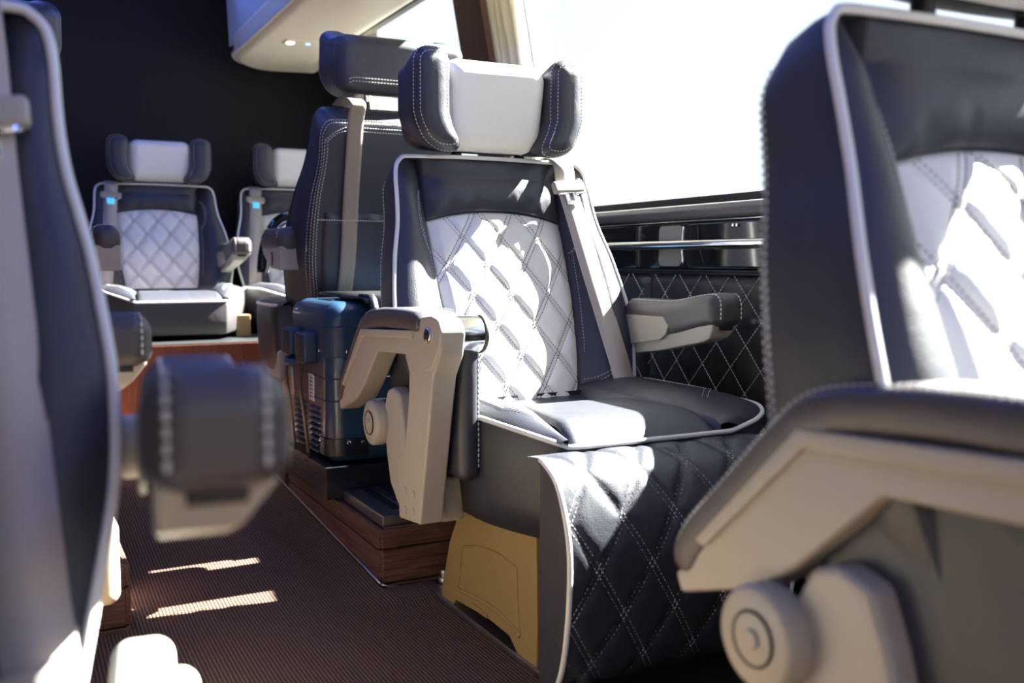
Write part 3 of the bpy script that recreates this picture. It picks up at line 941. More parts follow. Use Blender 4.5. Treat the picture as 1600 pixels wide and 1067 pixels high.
def build_legrest(root):
    prof = spline([(.02, .452), (-.022, .447), (-.048, .438), (-.091, .405), (-.122, .336), (-.131, .263), (-.120, .15), (-.094, .066), (-.05, .036), (-.015, .032)], 80)[:, :2] if False else None
    p3 = spline([(.02, .436, 0), (-.022, .440, 0), (-.048, .434, 0), (-.091, .405, 0), (-.122, .336, 0), (-.131, .263, 0), (-.120, .15, 0), (-.094, .066, 0), (-.05, .036, 0), (-.015, .032, 0)], 90)
    d = np.r_[0, np.cumsum(np.linalg.norm(np.diff(p3, axis=0), axis=1))]; L = d[-1]
    def at(s): return np.interp(s, d, p3[:, 0]), np.interp(s, d, p3[:, 1])
    tn = np.gradient(p3[:, :2], axis=0); tn /= np.linalg.norm(tn, axis=1, keepdims=True)
    nx = np.stack([tn[:, 1], -tn[:, 0]], 1)      # outward
    if nx[45, 0] > 0: nx = -nx
    HWL = .247
    QWl, QHl = .108, .172
    def surf(x, s):
        y, z = at(s); ny = np.interp(s, d, nx[:, 0]); nz = np.interp(s, d, nx[:, 1])
        q, dd = quilt(x, s, QWl, QHl, -.19, .10)
        e = np.clip((HWL-np.abs(x))/.03, 0, 1)*np.clip(s/.03, 0, 1)*np.clip((L-s)/.03, 0, 1)
        h = (.0035*q - .0018*np.exp(-((dd-.0045)/.0018)**2))*e
        return np.stack([x, y+ny*h, z+nz*h], -1)
    lg = mesh_obj('legrest', *grid(lambda u, v: surf((-1+2*u)*HWL, v*L), 100, 110), 'dark', root)
    # flat ends
    for s in (-1, 1):
        ring = [(s*HWL, y, z) for y, z, _ in p3]
        inner = [(s*HWL, y*.2, .24+(z-.24)*.8) for y, z, _ in p3]
        n = len(ring); V = np.array([(a_, min(b_, -.028), c_) for a_, b_, c_ in ring]+[(s*HWL, -.03, .24)])
        mesh_obj('end_cap', V, [(k, k+1, n) for k in range(n-1)] + [(n-1, 0, n)], 'dark', lg, smooth=False)
        path = np.array([(s*(HWL+.001), y, z) for y, z, _ in p3[13:-4]])
        mesh_obj('legrest_piping', *tube(path[::2], .0050, 8), 'piping', lg)
    mesh_obj('back_board', *box(-HWL+.002, HWL-.002, -.040, -.022, .040, .432, .004), 'blackp', lg, sharp=40)
    st = []
    kk = 1/math.hypot(1/QWl, 1/QHl)
    for k in range(-9, 12):
        for sg in (1, -1):
            for off in (-.0048, .0048):
                ss = np.linspace(.005, L-.005, 220)
                xx = -.19 + QWl*(k+off/kk - sg*(ss-.10)/QHl)
                ok = np.abs(xx) < HWL-.004
                if ok.sum() > 3: 
                    P = surf(xx[ok], ss[ok]); 
                    P[:, 1] -= .0006
                    st.append(P)
    mesh_obj('stitching', *stitches(st, .0052, .0026, .0008), 'thread', lg, kind='stuff')
    for s in (-1, 1):
        mesh_obj('hinge_arm', *box(s*.16-.012, s*.16+.012, .0, .10, .33, .36, .003), 'blackp', lg, sharp=40)

def build_pedestal(root):
    # tan moulded side cheeks with inset relief, joined by a front plate
    side = [(.435, .235), (.49, .15), (.535, .03), (.535, .012), (.47, .012), (.455, .026), (.30, .038), (.20, .035), (.165, .012), (.085, .006), (.083, .09), (.088, .26), (.10, .30), (.43, .30)]
    p = mesh_obj('pedestal', *prism(side, 'x', -.190, -.165, .004), 'tan', root, sharp=35)
    mesh_obj('pedestal_cheek', *prism(side, 'x', .165, .190, .004), 'tan', p, sharp=35)
    mesh_obj('pedestal_front', *box(-.166, .166, .086, .10, .012, .30, .003), 'tan', p, sharp=35)
    mesh_obj('pedestal_top', *box(-.19, .19, .09, .46, .262, .302, .003), 'blackp', p, sharp=35)
    # raised ribs of the inset panel
    def rib(pts, r=.0035):
        return tube([(-.1905, y, z) for y, z, _ in spline([(a, b, 0) for a, b in pts], 24)], r, 8)
    mesh_obj('relief_rib', *rib([(.445, .056), (.40, .060), (.33, .068), (.25, .070), (.18, .062), (.15, .052)], .0045), 'tan', p)
    mesh_obj('relief_rib', *rib([(.445, .056), (.43, .10), (.417, .158)], .0025), 'tan', p)
    mesh_obj('relief_rib', *rib([(.417, .158), (.34, .180), (.25, .190), (.165, .186)], .0025), 'tan', p)
    mesh_obj('relief_rib', *rib([(.165, .186), (.160, .12), (.15, .052)], .0025), 'tan', p)
    mesh_obj('clip', *rbox((-.191, .33, .044), (.006, .075, .010), .002, 2, 1), 'tan', p)
    mesh_obj('screw', *disc((-.128, .084, .145), (0, 1, 0), .010, .010, 16), 'steel', p)
    for s in (-1, 1):
        mesh_obj('foot_rail', *box(s*.178-.016, s*.178+.016, .05, .60, .0, .014, .003), 'steel', p, sharp=35)

def build_belt(root):
    def pt(x, z, o=.016): return (x, float(bol_y(np.float64(.21), z))-o, z)
    path = [(.185, .72, 1.005), (.183, .69, 1.033), (.184, .655, 1.034), (.186, .628, 1.015)] + [pt(.190+.055*((.97-z)/.5)**1.1, z) for z in (.97, .90, .83, .75, .68, .60, .54, .50)] + [(.252, .385, .455)]
    P = spline(path, 60)
    b = mesh_obj('seat_belt', *ribbon(P, .056, .0012), 'belt', root)
    # tongue and its plastic stop
    i = int(np.argmin(np.abs(P[:, 2]-.955)+np.where(P[:, 1] > .66, 1, 0)))
    c = P[i]+np.array([0, -.006, 0])
    T = np.array(P[i+1]-P[i-1]); T /= np.linalg.norm(T)
    def rot(V):
        zx = -T; xx = np.array([1., 0, 0]); xx = xx-zx*(xx@zx); xx /= np.linalg.norm(xx)
        yx = np.cross(zx, xx)
        return V@np.array([xx, yx, zx])+c
    V, Fc = rbox((0, 0, .010), (.088, .018, .032), .007, 3, 2)
    t = mesh_obj('belt_tongue', rot(V), Fc, 'beige', b)
    V, Fc = join(box(-.024, -.008, -.0035, .0005, -.038, 0, .001), box(.008, .024, -.0035, .0005, -.038, 0, .001), box(-.024, .024, -.0035, .0005, -.047, -.034, .001), box(-.026, .026, -.0045, .0005, -.010, .004, .001))
    V = V*np.array([.72, 1, .8])
    V2, F2 = join((V, Fc), box(-.036, -.012, -.006, 0, -.012, -.005, .0015), box(.012, .036, -.006, 0, -.012, -.005, .0015))
    mesh_obj('tongue_plate', rot(V2), F2, 'chrome', b)
    V, Fc = rbox((0, -.006, -.026), (.030, .012, .030), .004, 2, 1)
    return b, rot(V), Fc

def arm_a(root, s=1, x0=.292, back=.53):
    """plain upholstered armrest on a beige wedge"""
    w = .088; xc = x0+w/2
    def fp(P):
        y, z = P[:, 1], P[:, 2]
        f = np.clip((-y+.02)/.19, 0, 1); f = f*f*(3-2*f)
        return np.stack([P[:, 0]*s, y, z+.022*f + .012*f*np.clip(-z/.04, 0, 1)], 1)
    V, Fc = rbox((0, 0, 0), (w, .36, .090), .030, 6, 8, fp)
    if s < 0: Fc = [tuple(reversed(f)) for f in Fc]
    V = V+np.array([s*xc, .345, .645])
    a = mesh_obj('armrest', V, Fc, 'darkarm', root)
    wed = [(.190, .652), (.182, .640), (.194, .612), (.215, .603), (.37, .572), (.53, .548), (.53, .625), (.40, .625)]
    xs = sorted((s*(x0+.008), s*(x0+w-.008)))
    V, Fc = prism(wed, 'x', xs[0], xs[1], .005, 3)
    f = np.clip((.640-V[:, 2])/.045, 0, 1)
    V[:, 0] = s*(x0+.008) + (V[:, 0]-s*(x0+.008))*(1-.45*f)
    pl_ = mesh_obj('armrest_base', V, Fc, 'beige', a, sharp=40)
    mesh_obj('slot', *rbox((s*xc, .1825, .634), (.036, .006, .009), .002, 2, 1), 'gasket', a)
    xi = s*(x0+.004)
    mesh_obj('side_plate', *prism([(.33, .632), (.34, .612), (.36, .598), (.53, .572), (.53, .650), (.35, .652)], 'x', min(xi, xi-s*.006), max(xi, xi-s*.006), .002), 'beige', a, sharp=40)
    st = []
    r_ = .030
    for q in (.016, w-.016):
        d = r_-math.sqrt(r_**2-(r_-q)**2) if q < r_ else r_-math.sqrt(r_**2-(r_-(w-q))**2)
        P = [(y, .645+.045-d) for y in np.linspace(.50, .195, 30)]
        for t in np.linspace(0.1, PI/2, 8): P.append((.195-(r_-d)*math.sin(t), .660+(r_-d)*math.cos(t)))
        P += [(.165+d, z) for z in np.linspace(.655, .628, 5)]
        P = np.array(P)
        f = np.clip((-(P[:, 0]-.345)+.02)/.19, 0, 1); f = f*f*(3-2*f)
        z = P[:, 1]+.022*f+.012*f*np.clip(-(P[:, 1]-.645)/.04, 0, 1)
        out = np.where(P[:, 0] < .2, .0012, 0)
        st.append(np.stack([np.full(len(P), s*(x0+q)), P[:, 0]-out, z+.0010], 1))
    mesh_obj('stitching', *stitches(st, .007, .0025, .0019), 'thread', a, kind='stuff')
    mesh_obj('armrest_hinge', *disc((s*(x0+.004), .555, .60), (1, 0, 0), .030, .05, 20), 'beige', a)

def arm_b(root, x=-.350):
    """aisle armrest: upholstered bar that bends down at the rear, hung on a post at the front, with a pivot lever"""
    def L(pts): return [(y-1.45, z) for y, z in pts]
    # beige bar
    bar = L([(1.71, .673), (1.66, .678), (1.629, .673), (1.612, .650), (1.618, .622), (1.655, .575), (1.70, .565), (1.745, .590), (1.794, .594), (1.955, .586), (2.050, .500), (2.10, .464), (2.219, .424), (2.230, .444), (2.205, .458), (2.192, .490), (2.049, .630), (1.717, .648)])
    a = mesh_obj('aisle_armrest', *prism(bar, 'x', x, x+.050, .005, 3), 'beige', root, sharp=40)
    # raised outer rim
    rim = L([(1.74, .646), (2.049, .630), (2.192, .490), (2.176, .486), (2.040, .613), (1.74, .629)])
    mesh_obj('rim', *prism(rim, 'x', x-.006, x+.01, .003, 2), 'beige', a, sharp=40)
    # pad: sweep along the top and down the rear
    top = spline([(1.716, .657, 0), (1.80, .660, 0), (1.93, .657, 0), (2.030, .642, 0), (2.078, .607, 0), (2.143, .543, 0), (2.198, .488, 0), (2.220, .452, 0)], 46)[:, :2]
    tg = np.gradient(top, axis=0); tg /= np.linalg.norm(tg, axis=1, keepdims=True)
    nm = np.stack([-tg[:, 1], tg[:, 0]], 1)
    nm[nm[:, 1] < 0] *= -1
    sec = []
    wP, hP = .096, .046
    for k in range(24):
        t = 2*PI*k/24
        cx, cz = math.cos(t), math.sin(t)
        e = .45
        sec.append((math.copysign(abs(cx)**e, cx)*wP/2, math.copysign(abs(cz)**e, cz)*hP/2))
    V, Fc = [], []; n = len(sec)
    N = len(top)
    for i in range(N):
        k = 1.0
        if i < 3: k = (.55, .85, .96)[i]
        if i > N-4: k = (.96, .85, .55)[i-(N-3)]
        for (sx, sz) in sec:
            q = top[i]+nm[i]*(sz*k+.002)
            V.append((x-.004+wP/2+sx*(.9+.1*k), q[0]-1.45, q[1]))
    for i in range(N-1):
        for k in range(n): Fc.append((i*n+k, i*n+(k+1) % n, (i+1)*n+(k+1) % n, (i+1)*n+k))
    Fc.append(tuple(reversed(range(n)))); Fc.append(tuple(range((N-1)*n, N*n)))
    pad = mesh_obj('armrest_pad', V, Fc, 'darkarm', a)
    st = []
    for dx in (.010, wP-.010):
        st.append(np.array([(x-.004+dx, top[i][0]+nm[i][0]*.0245-1.45, top[i][1]+nm[i][1]*.0245) for i in range(2, N-2)]))
    mesh_obj('stitching', *stitches(st, .006, .003, .0011), 'thread', a, kind='stuff')
    # post
    post = L([(1.712, .672), (1.66, .676), (1.63, .672), (1.612, .648), (1.622, .605), (1.655, .560), (1.725, .262), (1.838, .250), (1.845, .345), (1.84, .378), (1.805, .395), (1.780, .50), (1.775, .560), (1.80, .594), (1.76, .60)])
    po = mesh_obj('armrest_post', *prism(post, 'x', x+.002, x+.052, .005, 3), 'beige', root, sharp=40)
    for (y, z) in ((1.80, .315), (1.755, .318), (1.80, .275), (1.757, .282)):
        mesh_obj('plug', *disc((x+.002, y-1.45, z), (1, 0, 0), .008, .005, 16), 'beige', po)
    mesh_obj('pivot_bolt', *disc((x, 1.668-1.45, .640), (1, 0, 0), .015, .010, 20), 'chrome', po)
    mesh_obj('bolt_socket', *disc((x-.005, 1.668-1.45, .640), (1, 0, 0), .007, .003, 6, .0005), 'blackp', po)
    mesh_obj('hinge_barrel', *disc((x+.078, 1.668-1.45, .640), (1, 0, 0), .036, .056, 32), 'chrome', po, sharp=40)
    mesh_obj('barrel_end', *disc((x+.107, 1.668-1.45, .640), (1, 0, 0), .0375, .006, 32), 'darkarm', po)
    # lever with pivot disc
    lev = L([(1.955, .502), (1.925, .512), (1.888, .502), (1.868, .455), (1.852, .40), (1.815, .335), (1.80, .262), (1.90, .262), (1.945, .300), (1.965, .36), (1.985, .45)])
    le = mesh_obj('lever', *prism(lev, 'x', x+.022, x+.058, .008, 3), 'beige', root, sharp=50)
    mesh_obj('pivot_disc', *disc((x+.014, 2.000-1.45, .425), (1, 0, 0), .050, .034, 36, .007), 'beige', le)
    mesh_obj('disc_ring', *disc((x-.003, 2.000-1.45, .425), (1, 0, 0), .025, .004, 30, .001), 'beige', le)
    V, Fc = tube([(x-.0045, .55+.026*math.cos(t), .425+.026*math.sin(t)) for t in np.linspace(0, 2*PI, 31)[:-1]], .0014, 6, True)
    mesh_obj('ring_groove', V, Fc, 'joint', le)
    mesh_obj('disc_button', *disc((x-.005, 2.000-1.45, .425), (1, 0, 0), .010, .008, 20), 'beige', le)
    # padded panel hanging on the inner side, thick stitched rim
    def pf(P):
        return P
    pn = mesh_obj('side_pad', *rbox((x+.083, .405, .490), (.044, .40, .275), .020, 4, 5), 'dark', root)
    lp = [(x+.1045, .405+.185*math.cos(t)*(1/max(abs(math.cos(t)), abs(math.sin(t))))**.8, .490+.124*math.sin(t)*(1/max(abs(math.cos(t)), abs(math.sin(t))))**.8) for t in np.linspace(0, 2*PI, 60)]
    mesh_obj('stitching', *stitches([np.array(lp)+np.array([0, 0, 0])], .007, .003, .0018), 'thread', pn, kind='stuff')
    lp2 = [(x+.1000, .2100, z) for z in np.linspace(.38, .60, 30)]
    mesh_obj('stitching', *stitches([np.array(lp2)], .007, .003, .0018), 'thread', pn, kind='stuff')

def build_mounts(root, main=False):
    for s in (-1, 1):
        if main and s > 0:
            mesh_obj('armrest_mount', *join(rbox((.318, .60, .300), (.066, .20, .15), .022, 4, 2), rbox((.345, .58, .275), (.060, .18, .15), .022, 4, 2)), 'beige', root)
            continue
        mesh_obj('armrest_mount', *rbox((s*.262, .40, .297), (.056, .19, .095), .012, 3, 2), 'beige', root)

def back_cover(root, belt=True):
    """what a passenger behind sees: seams, pocket, belt over a guide"""
    bz = lambda z: yb(z)+depth(z)*1.01+.001
    st = []
    for off in (0, .010):
        P = [(-(hw(z)*taper(z)*.93-off), bz(z)-.003, z) for z in np.linspace(.42, .93, 40)] + [(-.20+off*.5+.0, bz(.955), .955-off*.3), (-.17, bz(.965), .968-off)]
        P += [(x, bz(.968), .970-off) for x in np.linspace(-.15, .15, 20)]
        P += [(-a, b, c) for a, b, c in reversed(P[:42])]
        st.append(np.array(P))
    sh = mesh_obj('back_seam', *stitches(st, .006, .003, .0012), 'thread', root, kind='stuff')
    # pocket
    def fn(u, v):
        z = .40+v*.34; x = (-1+2*u)*hw(z)*taper(z)*.86
        g = .006*np.sin(u*PI*13)*np.exp(-((v-1)/.12)**2)
        y = bz(z)+.004+.014*np.sin(u*PI)**.4*np.sin(np.clip(v*.8+.1, 0, 1)*PI)**.5 + g
        y = np.where((u <= 0) | (u >= 1) | (v >= 1) | (v <= 0), bz(z)-.006, y)
        return np.stack([x, y, z], -1)
    pk_ = mesh_obj('back_pocket', *grid(fn, 60, 24), 'dark', root)
    zz = .717
    mesh_obj('stitching', *stitches([np.array([(x, bz(zz)+.0195, zz) for x in np.linspace(-.255, .255, 60)])], .006, .003, .0012), 'thread', pk_, kind='stuff')
    mesh_obj('care_tag', *rbox((.268, bz(.64)-.03, .640), (.014, .004, .030), .001, 2, 1), 'label', root)
    if belt:
        bx = .145
        P = [(bx, .60, 1.030), (bx, .66, 1.047), (bx, .72, 1.048), (bx, .775, 1.030)] + [(bx+.004*(1-z), float(bz(z))+.008+.016*math.exp(-((z-.62)/.13)**2), z) for z in (.99, .90, .80, .70, .60, .50, .42)]
        b = mesh_obj('rear_belt', *ribbon(spline(P, 50), .053, .0014), 'beltdk', root)
        g = mesh_obj('belt_guide', *rbox((bx, .745, 1.050), (.094, .080, .026), .011, 4, 2), 'beige', root)
        mesh_obj('guide_slot', *rbox((bx, .786, 1.049), (.066, .006, .005), .002, 2, 1), 'joint', g)

def arm_short(root, s):
    """rear-facing seats: short armrest folded against the seat side"""
    w = .078; x0 = .240; xc = x0+w/2
    V, Fc = rbox((0, 0, 0), (w, .25, .085), .034, 6, 6)
    a = mesh_obj('armrest', V+np.array([s*xc, .495, .697]), Fc, 'darkarm', root)
    wed = [(.39, .675), (.41, .655), (.50, .612), (.615, .606), (.615, .680)]
    xs = sorted((s*(x0+.004), s*(x0+w-.003)))
    mesh_obj('armrest_base', *prism(wed, 'x', xs[0], xs[1], .004, 3), 'beige', a, sharp=40)
    mesh_obj('slot', *tube([(s*(x0+w-.002), .53+.006*math.sin(t*PI), .622+.04*t) for t in np.linspace(0, 1, 8)], .003, 6), 'gasket', a)
    st = []
    for y in (.40, .600):
        st.append(np.array([(s*(xc+.039*math.copysign(abs(math.cos(t))**.5, math.cos(t))), y, .697+.0425*abs(math.sin(t))**.5) for t in np.linspace(.05, PI-.05, 40)]))
    mesh_obj('stitching', *stitches(st, .006, .003, .0014), 'thread', a, kind='stuff')

def button(b, vf): mesh_obj('button', *vf, 'cyan', b, label='cyan release button')

# ---- window and aisle seats facing forward (towards the camera)
seat = empty('passenger_seat', (1.048, 1.45, 0), 0,
             'charcoal and ivory quilted reclining seat in sharp focus, with legrest, on a tan pedestal', 'seat')
build_backrest(seat, full=False); build_headrest(seat); build_cushion(seat, wide=True, narrow=1); build_legrest(seat); build_pedestal(seat)
bb, bv, bf = build_belt(seat)
arm_a(seat, 1); arm_b(seat); build_mounts(seat, True); back_cover(seat, False)

s2 = copy_tree(seat); s2.location = (0.944, 0.04, 0)
s2['label'] = 'large seat close by the window, cropped by the photo edge, blurred ivory panel'
for ch in s2.children:
    if ch.name.split('.')[0] == 'headrest': ch.location = (0, 0, .015)
    if ch.name.startswith('lever'): ch.location = (.012, .075, .004)
    if ch.name.split('.')[0] in ('aisle_armrest', 'armrest_post'): ch.location = (.036, 0, 0)
s3 = copy_tree(seat); s3.location = (-0.284, 0.44, 0); s3.rotation_euler = (0, 0, -math.radians(7))
for ch in s3.children:
    if ch.name.split('.')[0] == 'headrest': ch.location = (0, 0, .035)
    if ch.name.split('.')[0] == 'seat_belt':
        for c2 in ch.children: c2.location = (.004, -.024, -.050)
    if ch.name.split('.')[0] == 'armrest': ch.location = (.034, 0, .007)
drop_part(s3, 'seat_cushion')
build_cushion(s3, narrow=2).location = (0, 0, -.10)
mesh_obj('belt_end', *ribbon(spline([(.247, .385, .475), (.262, .365, .42), (.280, .345, .36), (.292, .335, .30)], 30), .058, .0014), 'belt', s3)
s3['label'] = 'blurred dark seat close to the camera, with a wide blurred armrest end over the carpet'
s4 = copy_tree(seat); s4.location = (-0.206, 1.21, 0)
drop_part(s4, 'seat_cushion'); drop_part(s4, 'legrest')
build_cushion(s4, narrow=2)
for ch in s4.children:
    if ch.name.split('.')[0] == 'armrest_mount' and ch.data.vertices[0].co.x > 0: ch.location = (-.018, 0, 0)
s4['label'] = 'hidden aisle seat of which only a rounded armrest end shows past the blurred dark seat'

# ---- rear bench seats on the high step
MIR = -1
rear = empty('passenger_seat', (.61, 4.00, .17), 0, 'rear seat at the end of the aisle, whole ivory quilted back in view', 'seat')
build_backrest(rear); build_headrest(rear); build_cushion(rear, .315).data.materials[0] = M['darkarm']  # browner skirt leather imitates warm light bounced up from the wooden step
bb, bv, bf = build_belt(rear); button(bb, (bv, bf))
MIR = 1
arm_a(rear, 1, .238)
for s in (-1, 1):
    mesh_obj('seat_foot', *box(s*.265-.03, s*.265+.03, .10, .16, .292, .385, .004), 'tan', rear, sharp=40)
    mesh_obj('foot_beam', *box(s*.12-.03, s*.12+.03, .12, .40, .292, .33, .004), 'blackp', rear, sharp=40)
for ch in rear.children:
    if ch.name.split('.')[0] in BACK_PARTS: ch.scale = (1, 1, .88); ch.location = (0, 0, .45*.12)
r2 = copy_tree(rear); r2.location = (1.250, 4.03, .17)
r2['label'] = 'rear seat beside the window wall, half hidden by the tall seat back'

# ---- rear-facing seats on the platform
mid = empty('rear_facing_seat', (1.06, 3.58, .146), PI, 'seat turned away, tall dark back with a pocket and a taupe belt down it', 'seat')
build_backrest(mid, True); build_headrest(mid, .022, True); build_cushion(mid); 
back_cover(mid, True); arm_short(mid, 1); arm_short(mid, -1); build_mounts(mid)
mesh_obj('pedestal', *box(-.18, .18, .08, .45, .02, .28, .006), 'tan', mid, sharp=40)
mesh_obj('foot_plate', *box(-.2, .2, .05, .5, .0005, .022, .003), 'steel', mid, sharp=40)
for ch in mid.children:
    if ch.name.split('.')[0] in BACK_PARTS+('back_seam', 'back_pocket', 'care_tag', 'rear_belt'): ch.scale = (.91, 1, 1.09); ch.rotation_euler = (-math.radians(7), 0, 0); ch.location = (0, -.063, .07)
    if ch.name.split('.')[0] == 'backrest_piping': ch.scale = (.87, 1, 1.085)
    if ch.name.split('.')[0] == 'back_seam': ch.scale = (.945, 1, 1.09)
    if ch.name.split('.')[0] == 'headrest': ch.scale = (1.0, 1, .86); ch.location = (-.02, -.055, .316)
m2 = copy_tree(mid); m2.location = (-.10, 3.62, .146)
for ch in m2.children:
    if ch.name.split('.')[0] == 'armrest' and ch.data.vertices[0].co.x < 0: ch.location = (-.08, 0, 0)
m2['label'] = 'second turned away seat, showing only a blue topped armrest behind the blurred dark seat'

# ==================================================================  BLUE COOLER BOX ON ITS BLACK TRAY
tray = empty('cooler_tray', (.728, 2.445, .147), 0, 'low black metal vented tray under the blue box, on the platform', 'tray')
mesh_obj('tray_body', *box(0, .40, 0, .40, 0, .084, .004), 'black', tray, sharp=30)
mesh_obj('tray_lip', *box(-.002, .402, -.002, .402, .082, .087, .001), 'black', tray, sharp=30)
for g, y0 in enumerate((.085, .225)):
    for k in range(4):
        mesh_obj('vent_slot', *box(-.0015, .002, y0, y0+.095, .014+k*.014, .0185+k*.014, .0005), 'gasket', tray, smooth=False)
mesh_obj('vent_slot', *box(-.0015, .002, .185, .21, .070, .076, .0005), 'gasket', tray, smooth=False)
for k in range(4):
    mesh_obj('vent_slot', *box(.055, .145, -.0015, .002, .020+k*.012, .0245+k*.012, .0005), 'gasket', tray, smooth=False)
mesh_obj('screw', *disc((.225, -.002, .052), (0, 1, 0), .005, .006, 12), 'chrome', tray)

bx = empty('cooler_box', (.742, 2.46, .2345), 0, 'dark blue hard case with latches and louvres, standing on the black tray', 'case')
BW, BD, BH = .36, .385, .437
def bodyf(P):
    return P
mesh_obj('case_body', *rbox((BW/2, BD/2, BH/2), (BW, BD, BH), .045, 6, 3), 'blue', bx)
# horizontal joint ridges
for z in (.172, .232):
    pts = [(BW/2+(x)*1.0, BD/2+y, z) for x, y in rrect(BW+.001, BD+.001, .045, 8)]
    mesh_obj('joint_bead', *tube(pts, .0022, 6, True), 'bluedk', bx)
# corner caps top and bottom
def cap(z0, z1, nm, m):
    poly = []
    for k in range(9):
        a = PI + k/8*PI/2
        poly.append((.045+.0495*math.cos(a), .045+.0495*math.sin(a)))
    outer = [(-.0045, .075)] + poly + [(.105, -.0045)]
    inner = [(.105, .01), (.05, .01), (.02, .02), (.01, .05), (.01, .075)]
    return mesh_obj(nm, *prism(outer+inner, 'z', z0, z1, .003, 2), m, bx, sharp=35)
c1 = cap(.290, .372, 'corner_cap', 'bluedk'); c2 = cap(.022, .072, 'corner_cap', 'black')
for (c_, z) in ((c1, .305), (c2, .060)):
    for x in (.052, .092):
        mesh_obj('screw', *disc((x, -.006, z), (0, 1, 0), .0052, .006, 12), 'chrome', c_)
    mesh_obj('screw', *disc((-.006, .060, z), (1, 0, 0), .0052, .006, 12), 'chrome', c_)
# louvres: aisle face and front face
for k in range(8):
    for (ya, yb_) in ((.075, .160), (.215, .315)):
        V, Fc = box(-.010, .004, ya, yb_, 0, .006, .0015)
        V[:, 2] += .028+k*.0165+V[:, 0]*.5
        mesh_obj('louvre', V, Fc, 'bluedk', bx, sharp=35)
    mesh_obj('louvre', *rbox((.215, -.002, .030+k*.0165), (.085, .012, .007), .003, 2, 1), 'black', bx)
# latches on the aisle face
for (ya, yb_, z0, z1) in ((.100, .190, .265, .350), (.245, .335, .275, .355)):
    l_ = mesh_obj('latch', *rbox((-.018, (ya+yb_)/2, (z0+z1)/2), (.042, yb_-ya, z1-z0), .009, 3, 2), 'bluedk', bx)
    mesh_obj('latch_face', *rbox((-.036, (ya+yb_)/2-.01, (z0+z1)/2), (.012, (yb_-ya)*.55, (z1-z0)*.88), .003, 2, 1), 'blackp', l_)
    mesh_obj('strap', *ribbon(spline([(-.030, (ya+yb_)/2, z0+.01), (-.034, (ya+yb_)/2+.01, z0-.06), (-.026, (ya+yb_)/2, z0-.15), (-.018, (ya+yb_)/2-.01, .0)], 20), .024, .002, (0, 1, 0)), 'bag', l_)
mesh_obj('carry_handle', *tube(spline([(-.006, .165, .27), (-.040, .172, .265), (-.050, .215, .262), (-.040, .258, .265), (-.006, .265, .27)], 24), .010, 10), 'bluedk', bx)
mesh_obj('hasp', *prism([(.225, .168), (.255, .165), (.262, .235), (.240, .248)], 'x', -.034, -.030, .001), 'steel', bx, sharp=30)
# data label and dark badge on the lid
lb = mesh_obj('data_label', *rbox((-.0016, .155, .196), (.003, .052, .075), .001, 2, 1), 'label', bx)
for k in range(6):
    mesh_obj('print_line', *box(-.0034, -.003, .137+(k % 2)*.004, .172-(k % 3)*.006, .168+k*.0105, .1715+k*.0105, 0), 'print_dk', lb, smooth=False)
bd_ = mesh_obj('badge', *rbox((.092, .165, BH+.001), (.10, .12, .004), .0015, 2, 1), 'black', bx)
for (x, y, w_) in ((.06, .18, .012), (.085, .15, .008), (.10, .185, .016), (.12, .145, .010)):
    mesh_obj('badge_mark', *box(x, x+w_, y, y+.004, BH+.003, BH+.0034, 0), 'label', bd_, smooth=False)
mesh_obj('lid_hinge', *rbox((.03, BD-.06, BH-.03), (.02, .08, .03), .006, 2, 1), 'bluedk', bx)

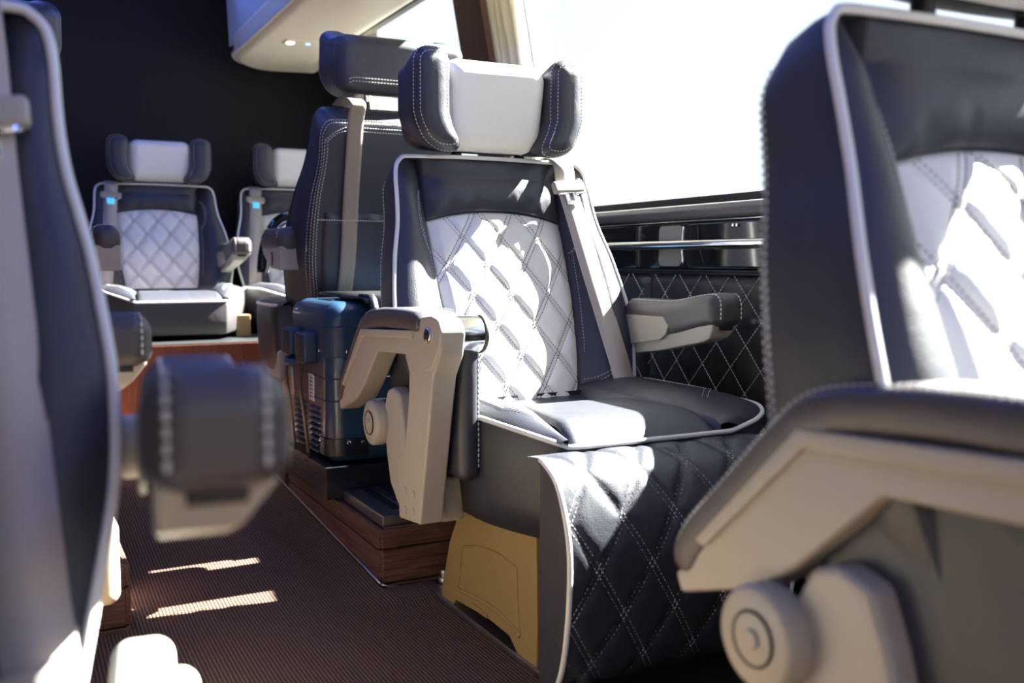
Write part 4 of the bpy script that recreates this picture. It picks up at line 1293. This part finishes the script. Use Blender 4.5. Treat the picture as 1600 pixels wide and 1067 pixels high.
# black leather pouch hung over the near end of the box, its flap on the lid
bag = empty('leather_bag', (.842, 2.452, .56), 0, 'black grained leather bag with its flap draped over the end of the blue case', 'bag')
def bagf(P):
    x, y, z = P[:, 0], P[:, 1], P[:, 2]
    return np.stack([x, y*(1-.2*np.clip(z/.1, 0, 1)), z+.004*np.sin(x*40)], 1)
mesh_obj('side_pocket', *rbox((.115, -.040, .066), (.21, .070, .125), .030, 5, 5, bagf), 'bag', bag)
flap = spline([(-.02, .30, .128), (-.02, .18, .124), (-.015, .09, .122), (0, .03, .122), (.0, -.03, .122), (.0, -.055, .112)], 24)
mesh_obj('bag_body_blocker', *rbox((.29, -.135, -.135), (.38, .185, .50), .05, 5, 4), 'bag', bag)  # unseen bulk of the bag, added to block sun and narrow the carpet strip
mesh_obj('flap', *ribbon(flap+np.array([.095, 0, .0]), .22, .003, (1, 0, 0)), 'bag', bag)
mesh_obj('strap', *ribbon(spline([(.004, .03, .130), (.002, -.045, .128), (.002, -.074, .10), (.002, -.080, .06), (.002, -.076, .01)], 24), .020, .003, (1, 0, .1)), 'bag', bag)
mesh_obj('strap_end', *tube(spline([(-.035, -.035, .040), (-.02, -.060, .052), (.005, -.085, .045), (.012, -.078, .02)], 16), .009, 10), 'bag', bag)
mesh_obj('strap_seam', *stitches([spline([(.010, -.03, .1325), (.010, -.048, .130), (.010, -.080, .10), (.010, -.086, .04)], 24)], .005, .003, .001), 'thread', bag, kind='stuff')

# curved gloss grab handle beside the turned-away seat
hd = empty('hand_hoop', (.80, 3.42, .80), 0, 'curved gloss black hand hoop beside the turned away seat, in front of the rear seats', 'handle')
pth = [( .0+.12*(1-math.cos(t)), .05*math.sin(t), .16*math.sin(t)) for t in np.linspace(0, PI*.62, 24)]
mesh_obj('arch', *tube([(.005+.10*(1-math.cos(t)), .04, -.06+.20*math.sin(t)) for t in np.linspace(0, PI/2, 24)], .016, 12), 'gloss', hd)
mesh_obj('inlay', *tube([(.022+.085*(1-math.cos(t)), .026, -.06+.175*math.sin(t)) for t in np.linspace(0, PI/2, 24)], .007, 8), 'chrome', hd)

# alike things share a group
for o in list(bpy.data.objects):
    if o.parent is None and o.get('category'):
        k = o.name.split('.')[0]
        g = {'passenger_seat': 'quilted seats facing forward', 'rear_facing_seat': 'seats turned away on the platforms',
             'curtain': 'cream window curtains', 'overhead_duct': 'cream overhead ducts'}.get(k)
        if g: o['group'] = g
